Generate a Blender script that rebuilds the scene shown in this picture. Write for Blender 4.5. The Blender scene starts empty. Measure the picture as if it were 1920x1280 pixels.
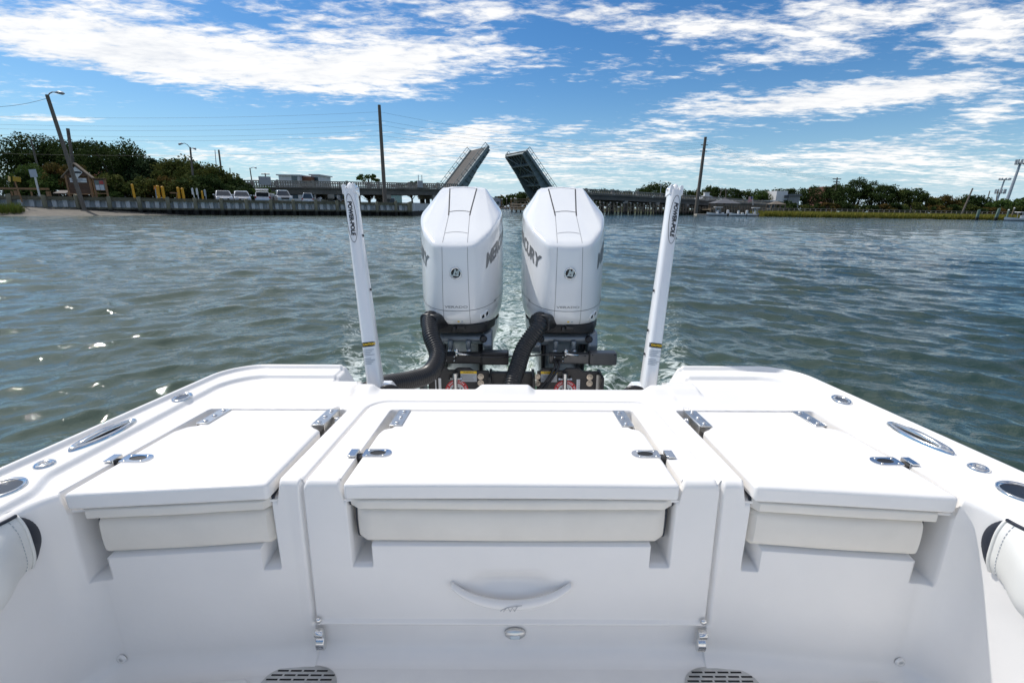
import bpy, bmesh, math, random
import numpy as np
from mathutils import Vector, Matrix
from mathutils.bvhtree import BVHTree
R = math.radians
scn = bpy.context.scene
COL = scn.collection

# ------------------------------------------------------------------ camera
CAM_H = 1.5
PITCH = math.atan(254 / 907.0)
ROLL = R(0.95)            # horizon dips to the right
HEEL = R(0.73)            # the boat heels almost as far as the camera
FPX = 907.0
cd = bpy.data.cameras.new('camera')
cd.sensor_width = 36.0
cd.lens = 36.0 * FPX / 1920.0
cd.clip_start = 0.05
cd.clip_end = 9000
cam = bpy.data.objects.new('camera', cd)
COL.objects.link(cam)
cam.location = (0, 0, CAM_H)
_f = Vector((0, math.cos(PITCH), -math.sin(PITCH)))
_r0 = Vector((1, 0, 0)); _u0 = Vector((0, math.sin(PITCH), math.cos(PITCH)))
_r = _r0 * math.cos(ROLL) + _u0 * math.sin(ROLL)
_u = -_r0 * math.sin(ROLL) + _u0 * math.cos(ROLL)
M3 = Matrix((_r, _u, -_f)).transposed()
cam.rotation_euler = M3.to_euler()
scn.camera = cam

# ------------------------------------------------------------------ world, sun, exposure
SUN_AZ, SUN_EL = R(-60), R(54)          # to the left of the view, beyond the stern, high
w = bpy.data.worlds.new('World'); scn.world = w; w.use_nodes = True
def build_world():
    nt = w.node_tree; N = nt.nodes; L = nt.links
    N.clear()
    def node(t, **k):
        n = N.new(t)
        for a, b in k.items(): setattr(n, a, b)
        return n
    def val(x): return x
    def math_(op, a, b=None, c=None, clamp=False):
        n = node('ShaderNodeMath', operation=op); n.use_clamp = clamp
        for i, q in enumerate((a, b, c)):
            if q is None: continue
            if isinstance(q, (int, float)): n.inputs[i].default_value = q
            else: L.new(q, n.inputs[i])
        return n.outputs[0]
    out = node('ShaderNodeOutputWorld')
    sky = node('ShaderNodeTexSky', sky_type='NISHITA')
    sky.sun_disc = False; sky.sun_elevation = SUN_EL; sky.sun_rotation = SUN_AZ
    sky.air_density = 1.0; sky.dust_density = 0.6; sky.ozone_density = 1.6; sky.altitude = 0
    tc = node('ShaderNodeTexCoord'); sep = node('ShaderNodeSeparateXYZ')
    L.new(tc.outputs['Generated'], sep.inputs[0])
    x, y, z = sep.outputs
    zz = math_('ADD', math_('MAXIMUM', z, 0.0), 0.07)
    cu = math_('DIVIDE', x, zz); cv = math_('DIVIDE', y, zz)
    # slight shear so streaks drift as in the photo
    comb = node('ShaderNodeCombineXYZ'); L.new(cu, comb.inputs[0]); L.new(cv, comb.inputs[1])
    comb.inputs[2].default_value = 3.7
    def noise(scale, detail, rough, dist=0.0, off=(0, 0, 0), sc=(1, 1, 1)):
        mp = node('ShaderNodeMapping'); L.new(comb.outputs[0], mp.inputs[0])
        mp.inputs['Location'].default_value = off; mp.inputs['Scale'].default_value = sc
        n = node('ShaderNodeTexNoise'); L.new(mp.outputs[0], n.inputs['Vector'])
        n.inputs['Scale'].default_value = scale; n.inputs['Detail'].default_value = detail
        n.inputs['Roughness'].default_value = rough; n.inputs['Distortion'].default_value = dist
        return n.outputs['Fac']
    big = noise(0.55, 5, 0.55, 0.4, (2.0, 1.0, 0), (1.0, 1.0, 1))
    mid = noise(2.6, 10, 0.62, 0.4, (5.0, 0, 0), (0.6, 1.0, 1))
    fine = noise(12.0, 8, 0.62, 0.25, (1.0, 7.0, 0), (0.62, 1.0, 1))
    az = math_('ARCTAN2', x, y)
    el = math_('ARCSINE', z)
    blobs = CLOUD_BLOBS
    acc = None
    for (a0, e0, ra, re, tilt, wt) in blobs:
        da = math_('SUBTRACT', az, a0); de = math_('SUBTRACT', el, e0)
        de2 = math_('SUBTRACT', de, math_('MULTIPLY', da, tilt))
        qa = math_('POWER', math_('ABSOLUTE', math_('MULTIPLY', da, 1 / ra)), 2.0)
        qe = math_('POWER', math_('ABSOLUTE', math_('MULTIPLY', de2, 1 / re)), 2.0)
        g = math_('MULTIPLY', math_('EXPONENT', math_('MULTIPLY', math_('ADD', qa, qe), -1.0)), wt)
        acc = g if acc is None else math_('ADD', acc, g)
    d = math_('ADD', math_('MULTIPLY', big, 0.40), math_('MULTIPLY', mid, 0.95))
    d = math_('ADD', d, math_('MULTIPLY', fine, 1.15))
    d = math_('ADD', d, acc)
    top = node('ShaderNodeMapRange', interpolation_type='SMOOTHSTEP'); L.new(el, top.inputs[0]); top.inputs[1].default_value = 0.28; top.inputs[2].default_value = 0.55
    d = math_('ADD', d, math_('MULTIPLY', top.outputs[0], 0.24))      # extra cloud added above the frame to whiten and brighten the fill light
    mr = node('ShaderNodeMapRange', interpolation_type='SMOOTHSTEP')
    L.new(d, mr.inputs[0]); mr.inputs[1].default_value = 1.27; mr.inputs[2].default_value = 1.72
    dens = mr.outputs[0]
    # cloud tone: thick parts a little greyer underneath
    ramp = node('ShaderNodeValToRGB')
    L.new(math_('ADD', math_('MULTIPLY', mid, 0.8), math_('MULTIPLY', fine, 0.45)), ramp.inputs[0])
    ramp.color_ramp.elements[0].position = 0.38; ramp.color_ramp.elements[0].color = (0.66, 0.69, 0.75, 1)
    ramp.color_ramp.elements[1].position = 0.72; ramp.color_ramp.elements[1].color = (1.0, 0.985, 0.96, 1)
    hs = node('ShaderNodeHueSaturation'); hs.inputs['Saturation'].default_value = 1.3; L.new(sky.outputs[0], hs.inputs['Color'])
    tint = node('ShaderNodeMix', data_type='RGBA', blend_type='MULTIPLY'); tint.inputs[0].default_value = 1.0
    L.new(hs.outputs[0], tint.inputs[6]); tint.inputs[7].default_value = (0.64, 0.94, 1.14, 1)
    # pale layered haze low over the horizon
    hz = node('ShaderNodeMix', data_type='RGBA'); L.new(math_('MULTIPLY', math_('EXPONENT', math_('MULTIPLY', math_('MAXIMUM', el, 0.0), -14.0)), 0.93), hz.inputs[0])
    L.new(tint.outputs[2], hz.inputs[6]); hz.inputs[7].default_value = (6.6, 8.6, 10.4, 1)
    bgS = node('ShaderNodeBackground'); L.new(hz.outputs[2], bgS.inputs[0]); bgS.inputs[1].default_value = SKY_STR
    bgC = node('ShaderNodeBackground'); L.new(ramp.outputs[0], bgC.inputs[0]); bgC.inputs[1].default_value = CLOUD_STR
    mix = node('ShaderNodeMixShader')
    L.new(math_('MULTIPLY', dens, 0.93), mix.inputs[0]); L.new(bgS.outputs[0], mix.inputs[1]); L.new(bgC.outputs[0], mix.inputs[2])
    L.new(mix.outputs[0], out.inputs[0])
SKY_STR, CLOUD_STR = 0.068, 0.78
# azimuth, elevation, half widths (radians), tilt, weight
CLOUD_BLOBS = [
    (-0.664, 0.214, 0.161, 0.04, 0.05, 0.5), (-0.418, 0.214, 0.199, 0.038, 0.01, 0.48), (-0.193, 0.249, 0.159, 0.039, 0.19, 0.45),
    (-0.327, 0.284, 0.111, 0.024, 0.1, 0.25), (-0.572, 0.277, 0.142, 0.021, 0.18, 0.2), (-0.077, 0.325, 0.137, 0.024, 0.04, 0.22),
    (0.031, 0.256, 0.047, 0.016, 0.01, 0.18), (0.181, 0.317, 0.112, 0.018, -0.04, 0.38), (0.197, 0.229, 0.068, 0.023, 0.14, 0.12),
    (0.335, 0.292, 0.089, 0.017, 0.0, 0.4), (0.538, 0.277, 0.125, 0.025, 0.01, 0.4), (0.384, 0.243, 0.081, 0.015, -0.08, 0.22),
    (0.427, 0.169, 0.173, 0.017, 0.04, 0.48), (0.63, 0.175, 0.119, 0.021, 0.03, 0.46), (0.727, 0.134, 0.058, 0.014, 0.09, 0.4),
    (0.711, 0.236, 0.053, 0.03, -0.18, 0.42), (0.524, 0.24, 0.047, 0.014, -0.12, 0.2), (-0.068, 0.136, 0.089, 0.016, 0.21, 0.3),
    (-0.139, 0.111, 0.145, 0.017, 0.12, 0.25), (-0.323, 0.114, 0.037, 0.004, 0.05, 0.4), (0.105, 0.143, 0.036, 0.007, 0.18, 0.35),
    (-0.718, 0.109, 0.056, 0.005, 0.09, 0.5), (-0.646, 0.103, 0.016, 0.002, 0.1, 0.3), (-0.514, 0.077, 0.094, 0.011, 0.06, 0.28),
    (-0.307, 0.077, 0.151, 0.016, 0.04, 0.3), (0.035, 0.096, 0.189, 0.019, 0.01, 0.25), (0.264, 0.122, 0.091, 0.01, 0.08, 0.28),
    (0.605, 0.099, 0.083, 0.01, -0.05, 0.35), (0.286, 0.087, 0.227, 0.018, -0.01, 0.24), (0.58, 0.08, 0.173, 0.013, -0.03, 0.25),
    (0.705, 0.104, 0.057, 0.007, -0.07, 0.25), (0.744, 0.052, 0.09, 0.017, -0.03, 0.25), (0.037, 0.052, 0.409, 0.014, 0.01, 0.25),
    (-0.509, 0.121, 0.206, 0.021, 0.1, -0.5), (-0.148, 0.17, 0.142, 0.013, 0.04, -0.4), (0.113, 0.188, 0.071, 0.028, -0.01, -0.35),
    (0.319, 0.208, 0.107, 0.009, 0.13, -0.3), (0.146, 0.279, 0.046, 0.013, -0.03, -0.1), (0.029, 0.296, 0.039, 0.019, 0.01, -0.2),
    (-0.655, 0.162, 0.111, 0.01, -0.14, -0.3), (-0.746, 0.161, 0.052, 0.016, -0.2, -0.2), (0.544, 0.122, 0.155, 0.008, 0.05, -0.3),
    (0.279, 0.159, 0.075, 0.01, -0.03, -0.1), (0.656, 0.203, 0.099, 0.008, -0.02, -0.2), (-0.763, 0.072, 0.087, 0.011, 0.09, -0.2),
]
build_world()
sd = bpy.data.lights.new('sun', 'SUN'); sd.energy = 2.5; sd.angle = R(0.6); sd.color = (1.0, 0.955, 0.89)
sun = bpy.data.objects.new('sun', sd); COL.objects.link(sun)
TO_SUN = Vector((math.sin(SUN_AZ) * math.cos(SUN_EL), math.cos(SUN_AZ) * math.cos(SUN_EL), math.sin(SUN_EL)))
sun.rotation_euler = TO_SUN.to_track_quat('Z', 'Y').to_euler()
sun.location = (-20, 10, 30)
scn.view_settings.view_transform = 'Standard'; scn.view_settings.look = 'None'
scn.view_settings.gamma = 1.0; scn.view_settings.exposure = 0.52; scn.view_settings.use_curve_mapping = False

# ------------------------------------------------------------------ helpers
def at(px, py, Y):
    """world point on the sight line of a photo pixel (1920 x 1280) at forward distance Y"""
    d = _r * ((px - 960) / FPX) - _u * ((py - 640) / FPX) + _f
    return Vector((0, 0, CAM_H)) + d * (Y / d.y)
def ground(px, py, z):
    d = _r * ((px - 960) / FPX) - _u * ((py - 640) / FPX) + _f
    return Vector((0, 0, CAM_H)) + d * ((z - CAM_H) / d.z)

BASE = {}
HEELM = Matrix.Translation((0, 0, CAM_H)) @ Matrix.Rotation(-HEEL, 4, _f) @ Matrix.Translation((0, 0, -CAM_H))
def tag(o, label, cat, group=None):
    o['label'] = label; o['category'] = cat
    if group: o['group'] = group
    return o
def thing(name, label, cat, loc=(0, 0, 0), rz=None, group=None, heel=False):
    """Empty at a thing's base. Parts are given in scene coordinates (rz None) or local ones."""
    o = bpy.data.objects.new(name, None); COL.objects.link(o); o.empty_display_size = 0.2
    m = Matrix.Translation(loc)
    if rz is not None: m = m @ Matrix.Rotation(rz, 4, 'Z')
    if heel: m = HEELM @ m
    o.matrix_world = m
    BASE[o.name] = Vector(loc) if rz is None else Vector((0, 0, 0))
    return tag(o, label, cat, group)

class MB:
    def __init__(s): s.v = []; s.f = []
    def add(s, vs, fs):
        k = len(s.v); s.v += [tuple(q) for q in vs]; s.f += [tuple(i + k for i in f) for f in fs]; return s
    def box(s, c, d, rz=0.0, rot=None):
        hx, hy, hz = d[0] / 2, d[1] / 2, d[2] / 2
        vs = [Vector((a, b, e)) for e in (-hz, hz) for a, b in ((-hx, -hy), (hx, -hy), (hx, hy), (-hx, hy))]
        m = rot if rot is not None else Matrix.Rotation(rz, 3, 'Z')
        return s.add([m @ q + Vector(c) for q in vs], [(3, 2, 1, 0), (4, 5, 6, 7), (0, 1, 5, 4), (1, 2, 6, 5), (2, 3, 7, 6), (3, 0, 4, 7)])
    def beam(s, a, b, wd, h, up=(0, 0, 1)):
        a = Vector(a); b = Vector(b); t = (b - a).normalized(); sd_ = t.cross(Vector(up))
        if sd_.length < 1e-4: sd_ = Vector((1, 0, 0))
        sd_.normalize(); u = sd_.cross(t).normalized()
        vs = []
        for p in (a, b):
            for i, j in ((-1, -1), (1, -1), (1, 1), (-1, 1)): vs.append(p + sd_ * (wd / 2 * i) + u * (h / 2 * j))
        return s.add(vs, [(3, 2, 1, 0), (4, 5, 6, 7), (0, 1, 5, 4), (1, 2, 6, 5), (2, 3, 7, 6), (3, 0, 4, 7)])
    def prism(s, poly, f, a, b):
        """poly: list of 2D points; f(u,v,w) -> 3D; extruded from w=a to w=b"""
        n = len(poly)
        vs = [f(p[0], p[1], a) for p in poly] + [f(p[0], p[1], b) for p in poly]
        fs = [tuple(range(n - 1, -1, -1)), tuple(range(n, 2 * n))]
        fs += [(i, (i + 1) % n, n + (i + 1) % n, n + i) for i in range(n)]
        return s.add(vs, fs)
    def tube(s, path, r, n=8, cap=True):
        P = [Vector(p) for p in path]; m = len(P)
        rr = r if hasattr(r, '__len__') else [r] * m
        up = None; vs = []
        for i in range(m):
            t = (P[min(i + 1, m - 1)] - P[max(i - 1, 0)])
            t = t.normalized() if t.length > 1e-9 else Vector((0, 0, 1))
            if up is None:
                up = Vector((0, 0, 1)) if abs(t.z) < 0.9 else Vector((1, 0, 0))
            a = t.cross(up).normalized(); up = a.cross(t).normalized()
            for k in range(n):
                q = 2 * math.pi * k / n
                vs.append(P[i] + (a * math.cos(q) + up * math.sin(q)) * rr[i])
        fs = [(i * n + k, i * n + (k + 1) % n, (i + 1) * n + (k + 1) % n, (i + 1) * n + k) for i in range(m - 1) for k in range(n)]
        if cap: fs += [tuple(range(n - 1, -1, -1)), tuple(range((m - 1) * n, m * n))]
        return s.add(vs, fs)
    def lathe(s, prof, c, ax=(0, 0, 1), n=20, sx=1.0, cap=False, xdir=None):
        """prof: list of (radius, height along ax)"""
        ax = Vector(ax).normalized()
        a = Vector(xdir) if xdir else (Vector((1, 0, 0)) if abs(ax.x) < 0.9 else Vector((0, 1, 0)))
        a = (a - ax * a.dot(ax)).normalized(); b = ax.cross(a)
        vs = []; m = len(prof)
        for (r, h) in prof:
            for k in range(n):
                q = 2 * math.pi * k / n
                vs.append(Vector(c) + ax * h + a * (r * sx * math.cos(q)) + b * (r * math.sin(q)))
        fs = [(i * n + k, i * n + (k + 1) % n, (i + 1) * n + (k + 1) % n, (i + 1) * n + k) for i in range(m - 1) for k in range(n)]
        if cap: fs += [tuple(range(n - 1, -1, -1)), tuple(range((m - 1) * n, m * n))]
        return s.add(vs, fs)
    def grid(s, P, flip=False):
        P = np.asarray(P); n, m = P.shape[:2]
        vs = P.reshape(-1, 3).tolist()
        fs = []
        for i in range(n - 1):
            for j in range(m - 1):
                q = (i * m + j, i * m + j + 1, (i + 1) * m + j + 1, (i + 1) * m + j)
                fs.append(q[::-1] if flip else q)
        return s.add(vs, fs)
    def sphere(s, c, r, n=12, m=8, sc=(1, 1, 1)):
        vs = []; 
        for i in range(m + 1):
            th = math.pi * i / m
            for k in range(n):
                q = 2 * math.pi * k / n
                vs.append((c[0] + r * sc[0] * math.sin(th) * math.cos(q), c[1] + r * sc[1] * math.sin(th) * math.sin(q), c[2] + r * sc[2] * math.cos(th)))
        fs = [(i * n + k, (i + 1) * n + k, (i + 1) * n + (k + 1) % n, i * n + (k + 1) % n) for i in range(m) for k in range(n)]
        return s.add(vs, fs)
    def mesh(s, name, off=(0, 0, 0)):
        me = bpy.data.meshes.new(name)
        V = np.array(s.v, dtype=np.float64).reshape(-1, 3) - np.array(off)
        me.from_pydata(V.tolist(), [], s.f); me.update()
        return me
    def islands(s):
        par = list(range(len(s.v)))
        def find(i):
            while par[i] != i: par[i] = par[par[i]]; i = par[i]
            return i
        for f in s.f:
            a = find(f[0])
            for i in f[1:]: par[find(i)] = a
        grp = {}
        for f in s.f: grp.setdefault(find(f[0]), []).append(f)
        out = []
        for fs in grp.values():
            ids = sorted({i for f in fs for i in f}); mp = {i: k for k, i in enumerate(ids)}
            q = MB(); q.add([s.v[i] for i in ids], [tuple(mp[i] for i in f) for f in fs]); out.append(q)
        return out
    def each(s, name, m, parent=None, **k):
        return [q.build(name, m, parent, **k) for q in s.islands()]
    def build(s, name, m, parent=None, smooth=False, bevel=0, seg=2, auto=None):
        off = BASE.get(parent.name, Vector((0, 0, 0))) if parent is not None else Vector((0, 0, 0))
        me = s.mesh(name, off)
        return link(name, me, m, parent, smooth, bevel, seg, auto)

def link(name, me, m, parent=None, smooth=False, bevel=0, seg=2, auto=None):
    o = bpy.data.objects.new(name, me); COL.objects.link(o)
    if m is not None: me.materials.append(m)
    if parent is not None:
        o.parent = parent; BASE[o.name] = BASE.get(parent.name, Vector((0, 0, 0)))
    if smooth or auto:
        me.polygons.foreach_set('use_smooth', [True] * len(me.polygons))
        if auto: me.set_sharp_from_angle(angle=R(auto))
    if bevel:
        b = o.modifiers.new('bevel', 'BEVEL'); b.width = bevel; b.segments = seg; b.limit_method = 'ANGLE'; b.angle_limit = R(35)
        b.harden_normals = False
        me.polygons.foreach_set('use_smooth', [True] * len(me.polygons))
        me.set_sharp_from_angle(angle=R(50))
    me.update()
    return o
def solo(o, label, cat, group=None): return tag(o, label, cat, group)
def struct(o): o['kind'] = 'structure'; return o
def copy_tree(o, parent=None):
    c = o.copy(); COL.objects.link(c)
    if parent is not None: c.parent = parent
    BASE[c.name] = BASE.get(o.name, Vector((0, 0, 0)))
    for ch in list(o.children): copy_tree(ch, c)
    return c

def text_mesh(s, size=1.0, shear=0.0, bold=0.0, spacing=1.0):
    cu = bpy.data.curves.new('lettering', 'FONT'); cu.body = s; cu.size = size; cu.shear = shear; cu.offset = bold
    cu.space_character = spacing; cu.resolution_u = 3; cu.align_x = 'CENTER'; cu.align_y = 'CENTER'
    o = bpy.data.objects.new('lettering', cu); COL.objects.link(o)
    bpy.context.view_layer.update()
    dg = bpy.context.evaluated_depsgraph_get()
    me = o.evaluated_get(dg).to_mesh()
    v = [tuple(q.co)[:2] for q in me.vertices]; f = [tuple(p.vertices) for p in me.polygons]
    o.evaluated_get(dg).to_mesh_clear()
    bpy.data.objects.remove(o); bpy.data.curves.remove(cu)
    return v, f

# ------------------------------------------------------------------ materials
MATS = {}
def mat(name, col, rough=0.5, metal=0.0, var=0.0, vscale=4.0, bump=0.0, bscale=30.0, coat=0.0, spec=0.5, col2=None, stretch=(1, 1, 1), detail=6.0, world=False):
    if name in MATS: return MATS[name]
    m = bpy.data.materials.new(name); m.use_nodes = True; nt = m.node_tree; N = nt.nodes; L = nt.links
    b = N['Principled BSDF']
    b.inputs['Base Color'].default_value = (*col, 1); b.inputs['Roughness'].default_value = rough
    b.inputs['Metallic'].default_value = metal; b.inputs['Coat Weight'].default_value = coat
    b.inputs['Coat Roughness'].default_value = 0.06
    b.inputs['Specular IOR Level'].default_value = spec
    if var or bump or col2:
        if world:
            tc = N.new('ShaderNodeNewGeometry'); src = tc.outputs['Position']
        else:
            tc = N.new('ShaderNodeTexCoord'); src = tc.outputs['Object']
        mp = N.new('ShaderNodeMapping'); L.new(src, mp.inputs[0]); mp.inputs['Scale'].default_value = stretch
    if var or col2:
        n = N.new('ShaderNodeTexNoise'); L.new(mp.outputs[0], n.inputs['Vector'])
        n.inputs['Scale'].default_value = vscale; n.inputs['Detail'].default_value = detail; n.inputs['Roughness'].default_value = 0.6
        r = N.new('ShaderNodeValToRGB'); L.new(n.outputs['Fac'], r.inputs[0])
        r.color_ramp.elements[0].position = 0.32; r.color_ramp.elements[1].position = 0.68
        c2 = col2 if col2 else tuple(min(1, c * (1 + var)) for c in col)
        c1 = col if col2 else tuple(c * (1 - var) for c in col)
        r.color_ramp.elements[0].color = (*c1, 1); r.color_ramp.elements[1].color = (*c2, 1)
        L.new(r.outputs[0], b.inputs['Base Color'])
    if bump:
        n2 = N.new('ShaderNodeTexNoise'); L.new(mp.outputs[0], n2.inputs['Vector'])
        n2.inputs['Scale'].default_value = bscale; n2.inputs['Detail'].default_value = 5.0
        bp = N.new('ShaderNodeBump'); L.new(n2.outputs['Fac'], bp.inputs['Height'])
        bp.inputs['Strength'].default_value = bump; bp.inputs['Distance'].default_value = 1.0 / bscale
        L.new(bp.outputs[0], b.inputs['Normal'])
    MATS[name] = m
    return m
GEL = mat('white gelcoat', (0.825, 0.806, 0.782), 0.24, var=0.022, vscale=3.5, bump=0.02, bscale=6, spec=0.5)
GELF = mat('cockpit floor gelcoat', (0.80, 0.785, 0.765), 0.5, var=0.04, vscale=5, bump=0.06, bscale=260)
COWL = mat('white cowl paint', (0.80, 0.81, 0.82), 0.16, coat=0.6, var=0.008, vscale=3)
VINYL = mat('cream vinyl', (0.76, 0.72, 0.65), 0.5, var=0.03, vscale=9, bump=0.05, bscale=220)
VINYLW = mat('white vinyl', (0.74, 0.735, 0.70), 0.45, var=0.02, vscale=9, bump=0.05, bscale=220)
NAVY = mat('navy vinyl', (0.014, 0.019, 0.032), 0.45, bump=0.05, bscale=220)
STEEL = mat('polished stainless', (0.72, 0.72, 0.71), 0.14, metal=1.0, var=0.06, vscale=30)
STEELB = mat('brushed stainless', (0.62, 0.62, 0.61), 0.30, metal=1.0, var=0.10, vscale=25)
BLACK = mat('black rubber', (0.012, 0.012, 0.013), 0.55)
BLACKP = mat('black hose plastic', (0.018, 0.018, 0.020), 0.36, var=0.2, vscale=20)
BLACKM = mat('black anodised aluminium', (0.016, 0.016, 0.018), 0.38, var=0.25, vscale=14, bump=0.02, bscale=120)
GUNM = mat('grey actuator housing', (0.11, 0.11, 0.112), 0.36, metal=0.5, var=0.12, vscale=12)
SILVG = mat('grey bracket paint', (0.22, 0.25, 0.28), 0.35, metal=0.5, var=0.1, vscale=10)
GREYTX = mat('grey lettering', (0.20, 0.21, 0.22), 0.35, metal=0.4)
SEAM = mat('dark seam', (0.20, 0.20, 0.21), 0.6)
SEAMD = mat('black seam', (0.03, 0.03, 0.035), 0.6)
RED = mat('red label', (0.55, 0.02, 0.025), 0.4)
YEL = mat('yellow label', (0.80, 0.52, 0.02), 0.45)
WLAB = mat('white label', (0.72, 0.73, 0.74), 0.4)
GLAB = mat('grey label', (0.42, 0.45, 0.48), 0.4)
INK = mat('black print', (0.01, 0.01, 0.01), 0.5)
INKG = mat('grey print', (0.20, 0.20, 0.21), 0.5)
# ------------------------------------------------------------------ water
def make_water():
    rng = np.random.default_rng(7)
    cx, cy = 0.0, 1.2
    nr = 860
    rr = 1.0 * np.power(1.0089, np.arange(nr)); 
    rr = np.concatenate([[0.0], rr]); rr[-1] = 4500
    fine = np.linspace(R(-76), R(76), 620)
    coarse = np.linspace(R(76), R(360 - 76), 80)[1:]
    th = np.concatenate([fine, coarse[:-1]])
    nt = len(th)
    RR, TH = np.meshgrid(rr, th, indexing='ij')
    X = cx + RR * np.sin(TH); Y = cy + RR * np.cos(TH)
    dth = np.where(TH <= R(76) + 1e-6, R(152) / 620, R(208) / 79)
    cell = np.maximum(RR * 0.0089, RR * dth * 0.8) + 0.004
    Zm = np.zeros_like(X); DX = np.zeros_like(X); DY = np.zeros_like(X)
    lam = np.exp(np.linspace(np.log(0.16), np.log(6.5), 96))
    rng.shuffle(lam)
    rightw = 1 / (1 + np.exp(-X / 1.3))          # the chop fans out to both sides of our track
    for l in lam:
        k = 2 * math.pi / l
        for side in ((0, 1) if 0.22 < l < 2.2 else (2,)):
            if side == 2: a = R(200) + rng.normal() * 0.7; win = 1.0
            else: a = (R(27) if side == 0 else R(-27)) + rng.normal() * (0.30 if l > .45 else .5); win = rightw if side == 0 else 1 - rightw
            amp = (0.0098 * l ** 0.97 if l < 0.85 else 0.0078 * (0.85 / l) ** 0.8) * rng.uniform(0.6, 1.3)
            ph = rng.uniform(0, 6.283)
            lod = np.clip(l / (2.6 * cell) - 0.6, 0, 1)
            kx, ky = math.sin(a) * k, math.cos(a) * k
            q = kx * X + ky * Y + ph
            env = 0.7 + 0.5 * np.sin(0.11 * ky * X - 0.17 * kx * Y + ph * 3) * np.sin(.07 * k * Y + ph)
            A = amp * lod * env * win
            c = np.cos(q); s_ = np.sin(q)
            Zm += A * c
            DX -= 0.85 * A * s_ * math.sin(a); DY -= 0.85 * A * s_ * math.cos(a)
    # the churned water behind the motors
    yy = np.clip(Y - 2.3, 0, None)
    near = np.exp(-((X / 1.5) ** 2) - ((Y - 3.6) / 2.2) ** 2)
    for _ in range(26):
        l = rng.uniform(0.14, 0.6); k = 2 * math.pi / l; a = rng.uniform(0, 6.283)
        lod = np.clip(l / (2.6 * cell) - 0.6, 0, 1)
        Zm += near * 0.012 * l / 0.4 * lod * np.cos(math.sin(a) * k * X + math.cos(a) * k * Y + rng.uniform(0, 6.28))
    # a slight V of wake waves
    for sgn in (-1, 1):
        dd = (sgn * X - 0.9 - 0.34 * yy)
        Zm += 0.03 * np.exp(-(dd / 0.35) ** 2) * np.exp(-yy / 14) * (Y > 1.5) * np.cos(dd * 9)
    hull = (np.abs(X) < 1.15) & (Y < 1.9)
    Zm = np.where(hull, Zm * 0.3 - 0.02, Zm)
    P = np.stack([X + DX, Y + DY, Zm], -1).reshape(-1, 3)
    nrr = len(rr)
    i = np.arange(nrr - 1)[:, None]; j = np.arange(nt)[None, :]; j2 = (j + 1) % nt
    F = np.stack([i * nt + j, i * nt + j2, (i + 1) * nt + j2, (i + 1) * nt + j], -1)[1:].reshape(-1, 4)[:, ::-1]
    me = bpy.data.meshes.new('water')
    me.vertices.add(len(P)); me.vertices.foreach_set('co', P.ravel().astype(np.float32))
    me.loops.add(F.size); me.loops.foreach_set('vertex_index', F.ravel().astype(np.int32))
    me.polygons.add(len(F)); me.polygons.foreach_set('loop_start', np.arange(0, F.size, 4, dtype=np.int32))
    me.polygons.foreach_set('loop_total', np.full(len(F), 4, dtype=np.int32))
    me.polygons.foreach_set('use_smooth', np.ones(len(F), dtype=bool))
    me.update(calc_edges=True); me.validate()
    # how much air the screws have beaten into the water, and where foam floats
    wk = np.exp(-np.abs(X / (0.30 + 0.035 * yy)) ** 2.2) * np.clip((Y - 2.2) / 0.8, 0, 1) * np.exp(-yy / 34)
    side = 0.78 * np.exp(-(((np.abs(X) - 0.75) / (0.55 + 0.05 * yy)) ** 2)) * np.clip((Y - 1.7) / .8, 0, 1) * np.exp(-yy / 5.0)
    arm = 0.0
    for sgn, off in ((-1, .9), (1, .95)):
        dd = (sgn * X - off - 0.30 * yy)
        arm = arm + 0.75 * np.exp(-(dd / (0.16 + .03 * yy)) ** 2) * np.exp(-yy / 9.0) * (Y > 1.6)
    crest = np.clip(Zm / 0.09 - 0.62, 0, 1) * 0.10
    foam = np.clip(wk * 0.44 + side + arm * 0.7 + crest, 0, 1.2).ravel()
    air = np.clip(np.exp(-(X / (1.0 + 0.10 * yy)) ** 2) * np.clip((Y - 1.6) / 1.2, 0, 1) * np.exp(-yy / 16), 0, 1).ravel()
    shallow = (1 / (1 + np.exp((X + 1.5) / 4.0))).ravel()
    for n, d in (('foam', foam), ('air', air), ('shallow', shallow)):
        at_ = me.attributes.new(n, 'FLOAT', 'POINT'); at_.data.foreach_set('value', d.astype(np.float32))
    m = bpy.data.materials.new('river water'); m.use_nodes = True; nt_ = m.node_tree; N = nt_.nodes; L = nt_.links
    b = N['Principled BSDF']
    def att(n):
        q = N.new('ShaderNodeAttribute'); q.attribute_name = n; return q.outputs['Fac']
    geo = N.new('ShaderNodeNewGeometry')
    def noi(sc, det, ro, dist=0, stretch=(1, 1, 1)):
        mp = N.new('ShaderNodeMapping'); L.new(geo.outputs['Position'], mp.inputs[0]); mp.inputs['Scale'].default_value = stretch
        n = N.new('ShaderNodeTexNoise'); L.new(mp.outputs[0], n.inputs['Vector']); n.inputs['Scale'].default_value = sc
        n.inputs['Detail'].default_value = det; n.inputs['Roughness'].default_value = ro; n.inputs['Distortion'].default_value = dist
        return n.outputs['Fac']
    def mixc(f, a, c):
        n = N.new('ShaderNodeMix'); n.data_type = 'RGBA'
        if isinstance(f, float): n.inputs[0].default_value = f
        else: L.new(f, n.inputs[0])
        for k, q in ((6, a), (7, c)):
            if isinstance(q, tuple): n.inputs[k].default_value = (*q, 1)
            else: L.new(q, n.inputs[k])
        return n.outputs[2]
    def mt(op, a, c):
        n = N.new('ShaderNodeMath'); n.operation = op
        for k, q in enumerate((a, c)):
            if isinstance(q, (int, float)): n.inputs[k].default_value = q
            else: L.new(q, n.inputs[k])
        return n.outputs[0]
    body = mixc(att('shallow'), (0.008, 0.031, 0.028), (0.100, 0.125, 0.100))
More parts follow.
